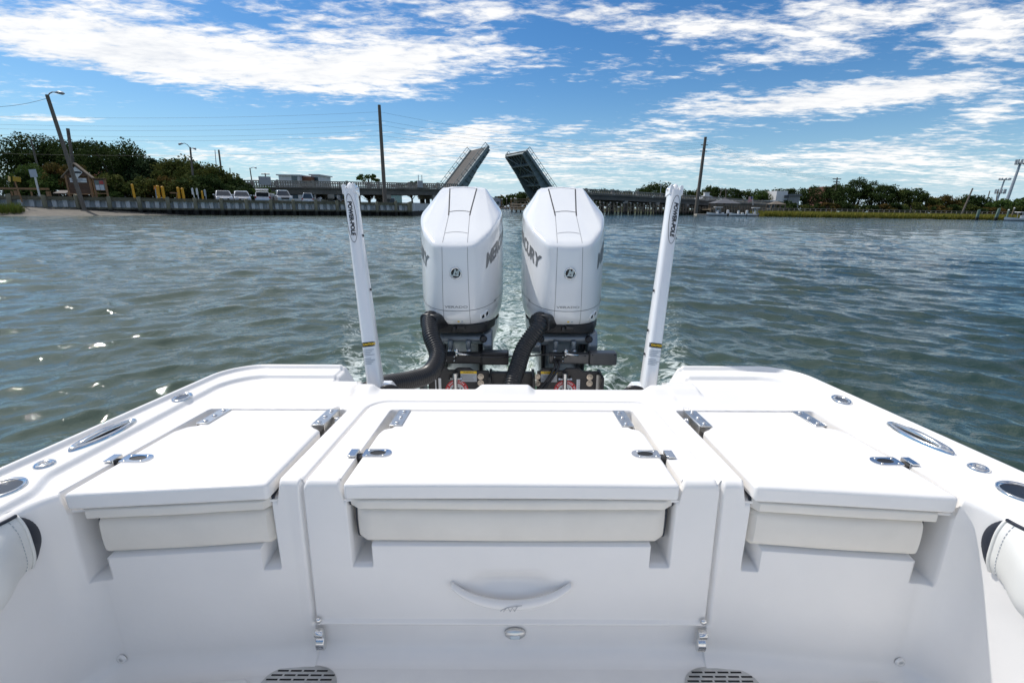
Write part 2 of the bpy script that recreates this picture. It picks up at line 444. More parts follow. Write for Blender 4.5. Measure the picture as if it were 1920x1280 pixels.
    patch = mixc(noi(0.35, 4, .6, 1.0, (1, .45, 1)), (0.75, 0.85, 0.9), (1.2, 1.12, 1.0))
    mul = N.new('ShaderNodeMix'); mul.data_type = 'RGBA'; mul.blend_type = 'MULTIPLY'; mul.inputs[0].default_value = 1.0
    L.new(body, mul.inputs[6]); L.new(patch, mul.inputs[7])
    body2 = mixc(mt('MULTIPLY', att('air'), mt('ADD', 0.45, mt('MULTIPLY', noi(1.6, 5, .6, .8), 0.9))), mul.outputs[2], (0.075, 0.135, 0.092))
    # lacy foam: ridged noise cut by the foam amount
    n1 = noi(3.2, 8, 0.68, 1.6); n2 = noi(11.0, 5, .6, 1.0)
    rid = mt('SUBTRACT', 1.0, mt('MULTIPLY', mt('ABSOLUTE', mt('SUBTRACT', n1, 0.5), 0), 7.0))
    v = mt('ADD', mt('MULTIPLY', rid, 0.42), mt('MULTIPLY', n2, 0.75))
    amt = mt('SUBTRACT', mt('ADD', v, mt('MULTIPLY', att('foam'), 0.95)), 1.06)
    mr = N.new('ShaderNodeMapRange'); L.new(amt, mr.inputs[0]); mr.inputs[1].default_value = 0.0; mr.inputs[2].default_value = 0.30
    ff = mt('MULTIPLY', mr.outputs[0], mt('GREATER_THAN', att('foam'), 0.03))
    col = mixc(ff, body2, (0.62, 0.68, 0.66))
    L.new(col, b.inputs['Base Color'])
    rg = N.new('ShaderNodeMapRange'); L.new(ff, rg.inputs[0]); rg.inputs[3].default_value = 0.03; rg.inputs[4].default_value = 0.7
    L.new(rg.outputs[0], b.inputs['Roughness'])
    b.inputs['IOR'].default_value = 1.333
    h = mt('ADD', mt('MULTIPLY', noi(2.4, 5, .6, .5, (.75, 1, 1)), 0.8), mt('MULTIPLY', noi(9, 4, .6, .4, (.75, 1, 1)), 0.2))
    h = mt('ADD', h, mt('MULTIPLY', ff, 0.05))
    h = mt('ADD', h, mt('MULTIPLY', noi(0.6, 4, .6, .3, (1, .6, 1)), 0.6))
    bp = N.new('ShaderNodeBump'); L.new(h, bp.inputs['Height']); bp.inputs['Distance'].default_value = 0.13
    ln = N.new('ShaderNodeVectorMath'); ln.operation = 'LENGTH'; L.new(geo.outputs['Position'], ln.inputs[0])
    rs_ = N.new('ShaderNodeMapRange'); L.new(ln.outputs['Value'], rs_.inputs[0])      # ripples too fine for the mesh, coarser mesh further out
    rs_.inputs[1].default_value = 4; rs_.inputs[2].default_value = 45; rs_.inputs[3].default_value = 0.27; rs_.inputs[4].default_value = 0.75
    L.new(rs_.outputs[0], bp.inputs['Strength'])
    L.new(bp.outputs[0], b.inputs['Normal'])
    me.materials.append(m)
    o = bpy.data.objects.new('water', me); COL.objects.link(o); struct(o)
make_water()

# ------------------------------------------------------------------ land
ASPH = mat('parking asphalt', (0.07, 0.07, 0.068), 0.85, var=0.2, vscale=1.2, bump=0.2, bscale=8)
SOIL = mat('grassy soil', (0.055, 0.075, 0.03), 0.95, col2=(0.11, 0.10, 0.055), vscale=0.4, bump=0.3, bscale=3)
SAND = mat('shelly sand', (0.165, 0.15, 0.125), 0.9, col2=(0.10, 0.09, 0.075), vscale=1.4, bump=0.3, bscale=9)
def sheet(name, poly, z, m):
    mb = MB(); mb.prism(poly, lambda u, v, w_: (u, v, w_), z - 1.6, z)
    return struct(mb.build(name, m))
WALL = [ground(-160, 398, 0.0), ground(0, 399, 0.0), ground(150, 401, 0.0), ground(300, 403, 0), ground(500, 403.6, 0), ground(770, 405, 0)]
WA = Vector((-13.6, 65.7, 0)); WB = Vector((-37.0, 52.1, 0))
WDIR = (WB - WA).normalized()
def wallp(s_, z=0.0, out=0.0):
    n = Vector((-WDIR.y, WDIR.x, 0)); n = n if n.y < 0 else -n
    q = WA + WDIR * s_ + n * out; q.z = z; return q
LEFT_Z = 1.10
e0 = wallp(75, 0, -0.4); e1 = wallp(-0.2, 0, -0.4)
sheet('left_bank_ground', [(e0.x, e0.y), (e1.x, e1.y), (-13.5, 84), (-16, 128), (-60, 420), (-900, 420), (-900, -60), (-120, -60)], LEFT_Z - 0.01, SOIL)
q0, q1 = wallp(46, 0, -2.0), wallp(3, 0, -2.0)
mb = MB(); mb.add([(q0.x, q0.y, LEFT_Z + .004), (q1.x, q1.y, LEFT_Z + .004), (-16, 80, LEFT_Z + .004), (-48, 78, LEFT_Z + .004)], [(0, 1, 2, 3)])
struct(mb.build('parking_lot', ASPH))
# beach wedge in front of the seawall at the far left
def make_beach():
    rows = []
    rng = random.Random(3)
    for i in range(61):
        s_ = 24 + i * 0.85
        t = min(1.0, max(0.0, (s_ - 25) / 12.0)); zt = 0.02 + 0.72 * t ** 0.9
        wd = 0.4 + 6.0 * t ** 1.1 
        row = []
        for j in range(15):
            f = j / 14.0
            z = zt * (1 - f) ** 1.25 - 0.16 * f + 0.03 * math.sin(s_ * 1.7 + j) * (1 - f) + rng.uniform(-.012, .012)
            p = wallp(s_, z, -0.1 + f * (wd + 2.0)); row.append(tuple(p))
        rows.append(row)
    mb = MB(); mb.grid(np.array(rows)); o = struct(mb.build('beach', SAND, smooth=True)); return o
make_beach()
RIGHT_Z = 0.9
sheet('right_bank_ground', [(40, 142), (62, 137), (140, 142), (400, 150), (1200, 200), (1200, 900), (-60, 900), (-20, 330), (18, 250)], RIGHT_Z, SOIL)
MUD = mat('marsh mud', (0.06, 0.055, 0.03), 0.8, var=0.3, vscale=1.0)
mb = MB()
rows = []
for i in range(90):
    t = i / 89.0; px = 1428 + t * 617
    g = ground(px, 406.5 + t * 9.0, 0.0); k = 0.6 * math.sin(i * 1.3) + 0.5 * math.sin(i * .37)
    row = []
    for j in range(5): row.append((g.x, g.y + k + j * 4.4, -0.12 + 0.16 * min(j, 1.6) ** .8 + 0.12 * j))
    rows.append(row)
mb.grid(np.array(rows)); struct(mb.build('marsh_bank', MUD, smooth=True))
# ------------------------------------------------------------------ the boat we stand in (boat frame: x right, y aft, z up)
ZD, ZF = 0.82, 0.25
boat = thing('fishing_boat', 'white fibreglass fishing boat cockpit and transom filling the foreground', 'boat', (0, 0, 0), heel=True)
def sstep(x, a, b):
    t = np.clip((x - a) / (b - a), 0, 1); return t * t * (3 - 2 * t)
def xo(y): return np.where(y > 0.4, 1.319 - 0.163 * (y - 1.112), 1.435 + 0.12 * (1 - np.exp((y - 0.4) * 1.36)))
def y_panel(x):
    X = np.abs(x); return 1.094 - 0.10 * np.clip(X - 0.58, 0, None) 
def y_lid(X): return np.where(X < 0.55, 1.079 - .004 * (X / .43) ** 2, 1.073 - 0.098 * (X - 0.616))
RB = 0.018
def taper(y): return 1 - 0.115 * (y - 1.08)
def sd_rr(qx, qy, r):
    ax = np.maximum(qx + r, 0); ay = np.maximum(qy + r, 0)
    return np.hypot(ax, ay) + np.minimum(np.maximum(qx + r, qy + r), 0) - r
def yaft(X):
    e = np.clip((X - (1.319 - .15)) / .15, 0, 1) * .15
    side = 1.959 - (0.15 - np.sqrt(np.maximum(.15 ** 2 - e ** 2, 0)))
    return 1.757 + (side - 1.757) * sstep(X, 0.63, 0.66)
def z_deck(x, y, X0):
    X = np.abs(x); s = taper(y); z = np.full(np.shape(x), ZD)
    xs = 1.180 - 0.09 * (y - 1.126) - 0.042 * sstep(1.12 - y, 0.0, 0.11)
    d = sd_rr(X - xs, y - 1.848, 0.13)
    t = np.clip((0.722 - X) / 0.125, 0, 1)
    aft = sstep(y, 1.775, 1.80)
    rise = 0.016 * sstep(d, 0.0, 0.017)
    d2 = sd_rr(X - xo(y), y - 1.959, 0.15)
    rim = 0.015 * sstep(d2, -0.034, -0.018)
    z = z + (rise + rim) * (1 - sstep(t, 0.0, 0.65) * aft * 1.0)
    z = z - 0.17 * np.where(y > 1.76, t * aft, 0) * (X > .545)
    e = np.clip((d2 + 0.014) / 0.014, 0, 1); z = z - 0.014 * (1 - np.sqrt(np.maximum(1 - e * e, 0)))
    # raised pads on the transom cap
    pad = sstep(y, 1.665, 1.735) * (1 - sstep(np.abs(x + 0.026), 0.085, 0.118))
    pad = np.maximum(pad, sstep(y, 1.665, 1.735) * sstep(X, 0.50, 0.54) * (1 - sstep(X, 0.70, 0.72)))
    z = z + 0.020 * pad * (1 - t * aft)
    ya = yaft(np.abs(X0)); e = np.clip((y - ya + 0.014) / 0.014, 0, 1) * (X < 0.72)
    z = z - 0.014 * (1 - np.sqrt(np.maximum(1 - e * e, 0)))
    # lid recesses
    rc = sd_rr(X - 0.441 * s, y - 1.549, 0.012)
    xm = 0.5 * (0.603 + 1.104) * s
    rs = sd_rr(np.abs(X - xm) - 0.5 * (1.104 - 0.603) * s, y - 1.551, 0.012)
    z = z - 0.052 * (1 - sstep(np.minimum(rc, rs), -0.005, 0.003))
    # joint round the centre console box
    g = sd_rr(X - 0.5375 * s, y - 1.629, 0.07)
    z = z - 0.012 * np.exp(-(g / 0.0045) ** 2) - 0.0018 * np.exp(-((g - .002) / 0.011) ** 2)
    return z
def make_deck():
    x0 = np.unique(np.round(np.concatenate([np.linspace(-1.319, 1.319, 660)] +
        [sg * np.linspace(a - .012, a + .012, 13) for sg in (-1, 1) for a in (0.441, 0.5375, 0.603, 1.104, 1.30)]), 5))
    nv = 250
    ys = np.full(len(x0), 1.09)
    for _ in range(5):
        A = np.abs(x0) * xo(ys) / 1.319
        ce = np.clip((A - 1.055) / 0.098, 0, 1)
        ys = np.where(A > 1.055, float(y_panel(1.055)) - 0.098 + 0.116 * np.sqrt(np.maximum(1 - ce ** 2, 0)), y_panel(A) + RB) - 0.0022
    ya = yaft(np.abs(x0))
    v = np.linspace(0, 1, nv)
    v = np.sort(np.concatenate([v, np.linspace(.52, .60, 40), np.linspace(.985, 1, 12)]))
    V = v[None, :]; Y = ys[:, None] * (1 - V) + ya[:, None] * V
    X = x0[:, None] * xo(Y) / 1.319
    Z = z_deck(X, Y, x0[:, None] + 0 * Y) - 0.0006
    mb = MB(); mb.grid(np.stack([X, Y, Z], -1), flip=True)
    # side decks running forward
    for sg in (-1, 1):
        xx = np.concatenate([np.linspace(1.150, 1.28, 30), np.linspace(1.283, 1.319, 18)])
        ysi = np.full(len(xx), float(ys.min()) + .006) + .030 * (1 - sstep(xx, 1.158, 1.176))
        V = np.concatenate([np.linspace(0, .93, 60), np.linspace(.935, 1, 50)])[None, :]
        Yg = -2.2 * (1 - V) + ysi[:, None] * V
        inner = 1.149 + (xo(Yg) - xo(0.95)) * 0.4
        f = (xx[:, None] - 1.150) / 0.169
        Xg = (inner * (1 - f) + xo(Yg) * f)
        Zg = z_deck(Xg, np.maximum(Yg, 0.95) * 0 + np.clip(Yg, -3, 1.1), xx[:, None] + 0 * Yg)
        d2 = Xg - xo(Yg)
        xsg = 1.180 - 0.09 * (Yg - 1.126) - 0.042 * sstep(1.12 - Yg, 0.0, 0.11); wg = sstep(Yg, 0.66, 0.945)
        Zg = ZD + 0.016 * (wg * sstep(Xg - xsg, 0.0, 0.017) + 1 - wg) + 0.015 * sstep(d2, -0.034, -0.018)
        e = np.clip((d2 + 0.014) / 0.014, 0, 1); Zg = Zg - 0.014 * (1 - np.sqrt(np.maximum(1 - e * e, 0)))
        Zg = Zg - 0.0008
        mb.grid(np.stack([sg * Xg, Yg, Zg], -1), flip=(sg > 0))
    return mb.build('deck', GEL, boat, smooth=True)
make_deck()
# lids sit in recesses, seats fold out below them: the inner face of the transom is one moulded sheet
LIDX = [(-1.096, -0.611), (-0.432, 0.432), (0.611, 1.096)]
def make_liner():
    pts = []
    for y in list(np.linspace(-2.2, 0.78, 30)) + list(np.linspace(0.79, 0.94, 26)): pts.append((-1.135 - 0.4 * float(xo(y) - xo(0.95)), y))
    cx_, cy_ = -1.135, float(y_panel(1.055))
    for k in range(64):
        a = k / 63 * math.pi / 2
        pts.append((-1.055 - .080 * math.cos(a), cy_ - .098 + .098 * math.sin(a)))
    fx = np.unique(np.round(np.concatenate([np.arange(-1.05, 1.0501, 0.005)] + [sg * np.linspace(a - .01, a + .01, 9) for sg in (-1, 1) for a in (0.425, 0.372, 0.541, 0.620, 1.085, 1.092, 0.668)]), 4))
    for x in fx: 
        if abs(x) <= 1.05: pts.append((x, float(y_panel(x))))
    n0 = len([p for p in pts if p[0] < 0])
    left = [p for p in pts if p[0] < -1e-6]
    pts = left + ([(0.0, float(y_panel(0)))] if any(abs(p[0]) < 1e-6 for p in pts) else []) + [(-p[0], p[1]) for p in left[::-1]]
    P = np.array(pts); 
    T = np.gradient(P, axis=0); T /= np.linalg.norm(T, axis=1)[:, None]
    Nn = np.stack([-T[:, 1], T[:, 0]], -1)     # outward, away from the cockpit
    X, Y = P[:, 0], P[:, 1]; A = np.abs(X)
    front = sstep(Y, 0.72, 1.03)
    Q = P + Nn * RB
    ztop = np.where(Y > 0.943, z_deck(Q[:, 0], Q[:, 1], np.abs(Q[:, 0])), ZD + 0.016 * (1 - sstep(Y, 0.66, 0.945)))
    tb = np.linspace(0, math.pi / 2, 7)
    tw = np.unique(np.round(np.concatenate([np.linspace(0, 1, 100)]), 5))
    tf = np.linspace(0, math.pi / 2, 9)
    rf = 0.055
    rows = []
    def recess(x, z):
        A = np.abs(x)
        s1 = np.maximum(A - 0.425, np.where(A > 0.374, 0.566 - z, 0.634 - z))
        ax, bx = 0.622, 1.092
        low = 0.628 - 0.0 * A
        s2 = np.maximum(np.abs(A - 0.5 * (ax + bx)) - 0.5 * (bx - ax), np.where((A < 0.664) | (A > 1.040), 0.560 - z, low - z))
        d = np.minimum(s1, s2)
        return 0.115 * (1 - sstep(d, -0.007, 0.003))
    def wall(z):
        off = 0.035 * (1 - sstep(z, 0.55, 0.80)) * (1 - front)
        rec = recess(X, z) * (Y > 1.02)
        gg = 0.016 * np.exp(-((A - 0.541 - 0.02 * (0.82 - z)) / 0.0042) ** 2) * (z > 0.366) * (Y > 1.02)
        # thumb scoop above the moulded handle
        gg = gg + 0.020 * np.exp(-((X) / 0.10) ** 4 - ((z - 0.507) / 0.030) ** 2) * (Y > 1.02)
        # little ledge under the box
        gg = gg + (0.010 * sstep(0.372 - z, 0.0, 0.006)) * (A < 0.55) * (Y > 1.02)
        gg = gg - (0.008 * np.exp(-((z - 0.377) / 0.0065) ** 4)) * (A < 0.545) * (Y > 1.02)
        return off, rec + gg
    for a in tb:
        o_ = RB * (1 - math.sin(a)); zz = ztop - RB * (1 - math.cos(a))
        of, rc = wall(zz); Q = P + Nn * (o_ + of)[:, None]; Q[:, 1] += rc
        rows.append(np.column_stack([Q, zz]))
    for t in tw[1:]:
        zz = (ztop - RB) * (1 - t) + (ZF + rf) * t
        of, rc = wall(zz); Q = P + Nn * of[:, None]; Q[:, 1] += rc
        rows.append(np.column_stack([Q, zz]))
    for a in tf[1:]:
        zz = np.full(len(P), ZF + rf * (1 - math.sin(a))); of, rc = wall(zz)
        Q = P + Nn * (of - rf * (1 - math.cos(a)))[:, None]; Q[:, 1] += rc
        rows.append(np.column_stack([Q, zz]))
    G = np.array(rows)
    mb = MB(); mb.grid(G, flip=True)
    o = mb.build('cockpit_liner', GEL, boat, smooth=True)
    return o
make_liner()
mb = MB(); fl = [(-1.17, -2.2), (1.17, -2.2), (1.15, 1.0), (1.0, 1.085), (-1.0, 1.085), (-1.15, 1.0)]
mb.add([(x, y, ZF + 0.0008) for x, y in fl], [tuple(range(6))])
mb.build('cockpit_floor', GELF, boat)
# a raised sole panel edge like the one at the foot of the transom
mb = MB()
for a, b in ((-1.02, -0.70), (0.70, 1.02)):
    mb.prism([(a, -2.0), (b, -2.0), (b, 1.005), (b - .02, 1.02), (a + .05, 1.0), (a, .97)], lambda u, v, w_: (u, v, w_), ZF + .001, ZF + .012)
mb.each('sole_panel', GELF, boat, bevel=0.006)
# hull sides, transom and the stern platform that carries the motors
def make_hull():
    bx = []
    for y in np.linspace(-2.2, 1.80, 70): bx.append((-float(xo(y)), y))
    for k in range(1, 14):
        a = k / 13 * math.pi / 2
        xx = -1.319 + .15 * (1 - math.cos(a)); yy = 1.809 + .15 * math.sin(a); bx.append((xx * float(xo(yy)) / 1.319, yy))
    for X0 in np.linspace(1.165, 0.0, 90)[1:]:
        yy = float(yaft(X0)); bx.append((-X0 * float(xo(yy)) / 1.319, yy))
    P = bx + [(-x, y) for x, y in bx[::-1][1:]]
    rows = []
    for z, sc in ((0.8305, 0.9985), (0.815, 1.001), (0.79, 1.005), (0.77, 1.0), (0.70, .99), (0.4, 0.955), (0.0, 0.90), (-0.3, 0.7)):
        row = []
        for x, y in P:
            zz = z
            if y > 1.70 and abs(x) < 0.735: zz = min(z, 0.80 if abs(x) < .55 else 0.826 - .17 * min(1, max(0, (.722 - abs(x)) / .125)))
            row.append((x * sc, (y if y < 1.5 else 1.5 + (y - 1.5) * (1 if z > .5 else .93)) , zz))
        rows.append(row)
    mb = MB(); mb.grid(np.array(rows), flip=False); mb.build('hull_side', GEL, boat, smooth=True)
    mb = MB(); mb.prism([(-.62, 1.70), (.62, 1.70), (.62, 2.55), (.50, 2.66), (-.50, 2.66), (-.62, 2.55)], lambda u, v, w_: (u, v, w_), -0.25, 0.30)
    mb.build('stern_platform', GEL, boat, bevel=0.03, seg=3)
make_hull()
# shelves that close the seat recesses from above
for a, b in LIDX:
    a, b = a - .026, b + .026; xs_ = np.linspace(a + .004, b - .004, 12); mb = MB()
    mb.prism([(x, float(y_panel(x)) + .004) for x in xs_] + [(b - .004, 1.24), (a + .004, 1.24)], lambda u, v, k: (u, v, k), ZD - 0.060, ZD - 0.0535)
    mb.build('recess_shelf', GEL, boat)
# --- lids with hinges and latches
def lid(name, poly, label=None):
    mb = MB(); mb.prism(poly, lambda u, v, w_: (u, v, w_), ZD - 0.042, ZD + 0.0035)
    o = mb.build(name, GEL, boat, bevel=0.009, seg=3)
    return o
def hinge(par, x0, y0, y1, sg, leg):
    """top plate on the lid, screws, turned-down leg and spring towards the gap side sg"""
    z = ZD + 0.0045; w_ = 0.038; sl = -0.115 * x0
    pl = MB()
    def px_(y): return x0 * (taper(y) / taper(y0))
    q = [(px_(y0), y0), (px_(y0) + sg * w_, y0), (px_(y1) + sg * w_, y1), (px_(y1), y1)]
    if sg < 0: q = q[::-1]
    pl.prism(q, lambda u, v, k: (u, v, k), z - .001, z + 0.0028)
    xe0, xe1 = px_(y0) + sg * w_, px_(y1) + sg * w_
    lg = [(xe0, y0 + .004), (xe0 + sg * .003, y0 + .004), (xe1 + sg * .003, y1), (xe1, y1)]
    if sg < 0: lg = lg[::-1]
    pl.prism(lg, lambda u, v, k: (u, v, k), z - 0.040, z + 0.0026)
    h = pl.build('hinge', STEELB, par, bevel=0.001, seg=2)
    sc = MB()
    for t in (0.14, 0.5, 0.86):
        y = y0 + (y1 - y0) * t
        sc.lathe([(0.0, .0055), (0.004, .005), (0.0072, 0.0032), (0.0085, 0.0)], (px_(y) + sg * w_ * (.5), y, z + .0028), n=12)
    sc.each('hinge_screw', STEEL, par, smooth=True)
    if leg:
        sp = MB(); c = Vector((xe0 + sg * 0.012, 0.5 * (y0 + y1) + .01, z - 0.018))
        path = [c + Vector((sg * (0.004 + .012 * k / 60), math.cos(k / 60 * 25) * .013, math.sin(k / 60 * 25) * .013)) for k in range(61)]
        sp.tube(path, 0.0022, 6); sp.build('hinge_spring', STEEL, par, smooth=True)
def latch(par, x, y, sg):
    """flush pull latch: rounded plate with an oval finger hole, keeper beyond the gap on side sg"""
    z = ZD + 0.0037
    pts = []
    L_, Wd = 0.062, 0.043
    n = 14
    out = [(0, -Wd / 2), (0, Wd / 2)]
    arc = [(L_ - .004 + 0.021 * math.cos(a), Wd / 2 * math.sin(a)) for a in np.linspace(math.pi / 2, -math.pi / 2, n)]
    ol = [(0.0, Wd / 2)] + arc + [(0.0, -Wd / 2)]
    ol = [(x - sg * u, y + v) for u, v in ol]
    # ring plate between outline and the oval hole
    N_ = 48
    def outl(a):
        d = Vector((math.cos(a), math.sin(a))); c = Vector((x - sg * 0.040, y))
        best = None
        for i in range(len(ol)):
            p = Vector(ol[i]); q = Vector(ol[(i + 1) % len(ol)]); e = q - p
            den = d.x * e.y - d.y * e.x
            if abs(den) < 1e-12: continue
            t = ((p.x - c.x) * e.y - (p.y - c.y) * e.x) / den
            s_ = ((p.x - c.x) * d.y - (p.y - c.y) * d.x) / den
            if t > 0 and -1e-6 <= s_ <= 1 + 1e-6: best = t if best is None else min(best, t)
        return c + d * best
    rows = [[], [], [], []]
    for k in range(N_ + 1):
        a = 2 * math.pi * k / N_
        o_ = outl(a); hx = x - sg * 0.040 + 0.0225 * math.cos(a); hy = y + 0.0125 * math.sin(a)
        rows[0].append((o_.x, o_.y, z - .001)); rows[1].append((o_.x, o_.y, z + 0.002)); rows[2].append((hx, hy, z + 0.0022)); rows[3].append((hx, hy, z + .0006))
    mb = MB(); mb.grid(np.array(rows)); la = mb.build('latch_plate', STEEL, par, auto=30)
    mb = MB(); ring = [(x - sg * 0.040 + 0.0225 * math.cos(a), y + 0.0125 * math.sin(a), z + .0004) for a in np.linspace(0, 2 * math.pi, 25)[:-1]]
    mb.add(ring, [tuple(range(24))]); mb.build('latch_hole', BLACK, par)
    mb = MB()
    for (u, v) in ((.012, .014), (.012, -.014), (.058, .014), (.058, -.014)):
        mb.lathe([(0, .0016), (.0028, .0012), (.0036, 0)], (x - sg * u, y + v, z + .002), n=10)
    mb.each('latch_screw', STEELB, par, smooth=True)
    mb = MB(); kx = x + sg * 0.026
    mb.box((kx + sg * 0.004, y, ZD + 0.0045), (0.022, 0.040, 0.005)); mb.box((kx - sg * 0.0085, y, ZD + .002), (0.003, .036, .012))
    mb.build('latch_keeper', STEEL, par, bevel=0.0015)
    mb = MB(); mb.box((x + sg * 0.008, y, ZD - 0.012), (0.020, 0.030, 0.018)); mb.build('latch_bolt', BLACK, par, bevel=.002)
def lid_c():
    s_ = lambda x, y: x * taper(y)
    pts = []
    for x in np.linspace(-0.4265, 0.4265, 15): pts.append((x, float(y_lid(abs(x)))))
    pts += [(0.4265 * taper(1.36), 1.36), (0.405, 1.392), (0.398 * 1.0 - .018, 1.405), (0.362, 1.536)]
    pts += [(-0.362, 1.536), (-0.38, 1.405), (-0.405, 1.392), (-0.4265 * taper(1.36), 1.36)]
    return lid('seat_hatch', pts)
LC = lid_c()
hinge(LC, 0.350, 1.410, 1.532, 1, False); hinge(LC, -0.350, 1.410, 1.532, -1, False)
latch(LC, 0.4265 * taper(1.235), 1.235, 1); latch(LC, -0.4265 * taper(1.235), 1.235, -1)
for sg in (-1, 1):
    def Q(x, y): return (sg * x, y)
    pts = [Q(0.616, float(y_lid(.616)))] + [Q(x, float(y_lid(x))) for x in np.linspace(0.66, 1.088, 10)]
    pts += [Q(1.088 * taper(1.37), 1.37), Q(1.030, 1.405), Q(1.005, 1.415), Q(0.988, 1.538)]
    pts += [Q(0.618, 1.538), Q(0.634, 1.412), Q(0.622, 1.40), Q(0.600, 1.385)]
    if sg < 0: pts = pts[::-1]
    LS = lid('seat_hatch', pts)
    hinge(LS, sg * 0.972, 1.418, 1.534, sg, False)
    hinge(LS, sg * 0.640, 1.412, 1.534, -sg, True)
    latch(LS, sg * 1.088 * taper(1.20), 1.20, sg)
# --- folded seat cushions under the lids
def cushion(name, x0, x1, z0, z1, yf, dep, m, bulge=0.012, ends=True):
    nx, nz = 34, 16
    rows = []
    for j in range(nz + 1):
        v = j / nz; a = (v - 0.5) * 2
        row = []
        for i in range(nx + 1):
            u = i / nx; b = (u - .5) * 2
            rx = max(0, (abs(b) - (1 - 0.05)) / .05); rz = max(0, (abs(a) - 0.62) / .38)
            rnd = 0.020 * (1 - math.sqrt(max(0, 1 - rx ** 2))) + 0.030 * (1 - math.sqrt(max(0, 1 - rz ** 2)))
            x = x0 + (x1 - x0) * u; z = z0 + (z1 - z0) * v
            y = yf(x) - bulge * (1 - b * b * .6) * (1 - a * a) + rnd + 0.0004 * math.sin(u * 29) * math.sin(v * 5)
            row.append((x, y, z + .0006 * math.sin(u * 9 + v)))
        rows.append(row)
    G = np.array(rows); mb = MB(); mb.grid(G)
    # close the sides back into the recess
    for line, fl in ((G[0], False), (G[-1], True), (G[:, 0], True), (G[:, -1], False)):
        back = line.copy(); back[:, 1] += dep
        mb.grid(np.stack([line, back]), flip=not fl)
    o = mb.build(name, m, boat, auto=50)
    # dark piping down both ends
    for e in (0, -1):
        L_ = G[:, e].copy(); 
        mb = MB(); sg_ = -1 if e == 0 else 1
        mb.tube([(p[0] + sg_ * 0.002, p[1] + 0.004, p[2]) for p in L_], 0.0048, 6); mb.build('piping', NAVY, o, smooth=True)
    return o
cushion('seat_pad', -0.418, 0.418, 0.744, 0.777, lambda x: 1.082, 0.09, VINYL, 0.004)
cushion('folded_seat_cushion', -0.408, 0.408, 0.630, 0.745, lambda x: 1.098, 0.09, VINYL, 0.012)
for sg in (-1, 1):
    f1 = lambda x: float(y_lid(abs(x))) + 0.006
    f2 = lambda x: float(y_lid(abs(x))) + 0.022
    a, b = (0.622, 1.066) if sg > 0 else (-1.066, -0.622)
    cushion('seat_pad', a, b, 0.744, 0.777, f1, 0.09, VINYL, 0.003)
    a, b = (0.626, 1.052) if sg > 0 else (-1.052, -0.626)
    cushion('folded_seat_cushion', a, b, 0.628, 0.745, f2, 0.09, VINYL, 0.012)
# --- moulded handle, light, latches, screws and drains on the transom face
mb = MB(); rows = []
for i in range(41):
    t = i / 40 * 2 - 1
    x = 0.162 * t; zc = 0.455 + 0.052 * abs(t) ** 2.0
    hh = 0.014 * (1 - 0.35 * abs(t) ** 3); pr = 0.030 * (1 - abs(t) ** 5)
    row = []
    for k in range(13):
        a = 2 * math.pi * k / 12
        row.append((x, 1.090 - pr * .55 + (0.012) * math.cos(a), zc + hh * math.sin(a)))
    rows.append(row)
mb.grid(np.array(rows)); HND = mb.build('moulded_handle', GEL, boat, smooth=True)
mb = MB()     # fish emblem in grey strokes on the handle
for seg in ([(-.024, .452), (-.010, .459), (.008, .462), (.030, .466)], [(-.020, .446), (-.012, .458)], [(-.008, .459), (-.002, .446), (.004, .458), (.010, .447), (.017, .462)], [(-.024, .452), (-.028, .447)]):
    mb.tube([(x, 1.0612, z) for x, z in seg], 0.0011, 5)
mb.build('fish_emblem', mat('grey emblem', (0.50, 0.50, 0.50), .5), HND)['kind'] = 'stuff'
mb = MB(); prof = [(0.030, 0.0), (0.029, 0.006), (0.024, 0.010), (0.0, 0.012)]
mb.lathe([(r_, h_) for r_, h_ in prof], (0.012, 1.100, 0.334), ax=(0, -1, 0), n=28, xdir=(0, 0, 1), sx=0.60)
cl = mb.build('courtesy_light', STEELB, boat, smooth=True)
mb = MB(); mb.box((0.012, 1.0885, 0.329), (0.028, 0.004, 0.012)); mb.build('light_lens', mat('light lens', (0.55, 0.62, 0.66), .1), cl, bevel=.002)
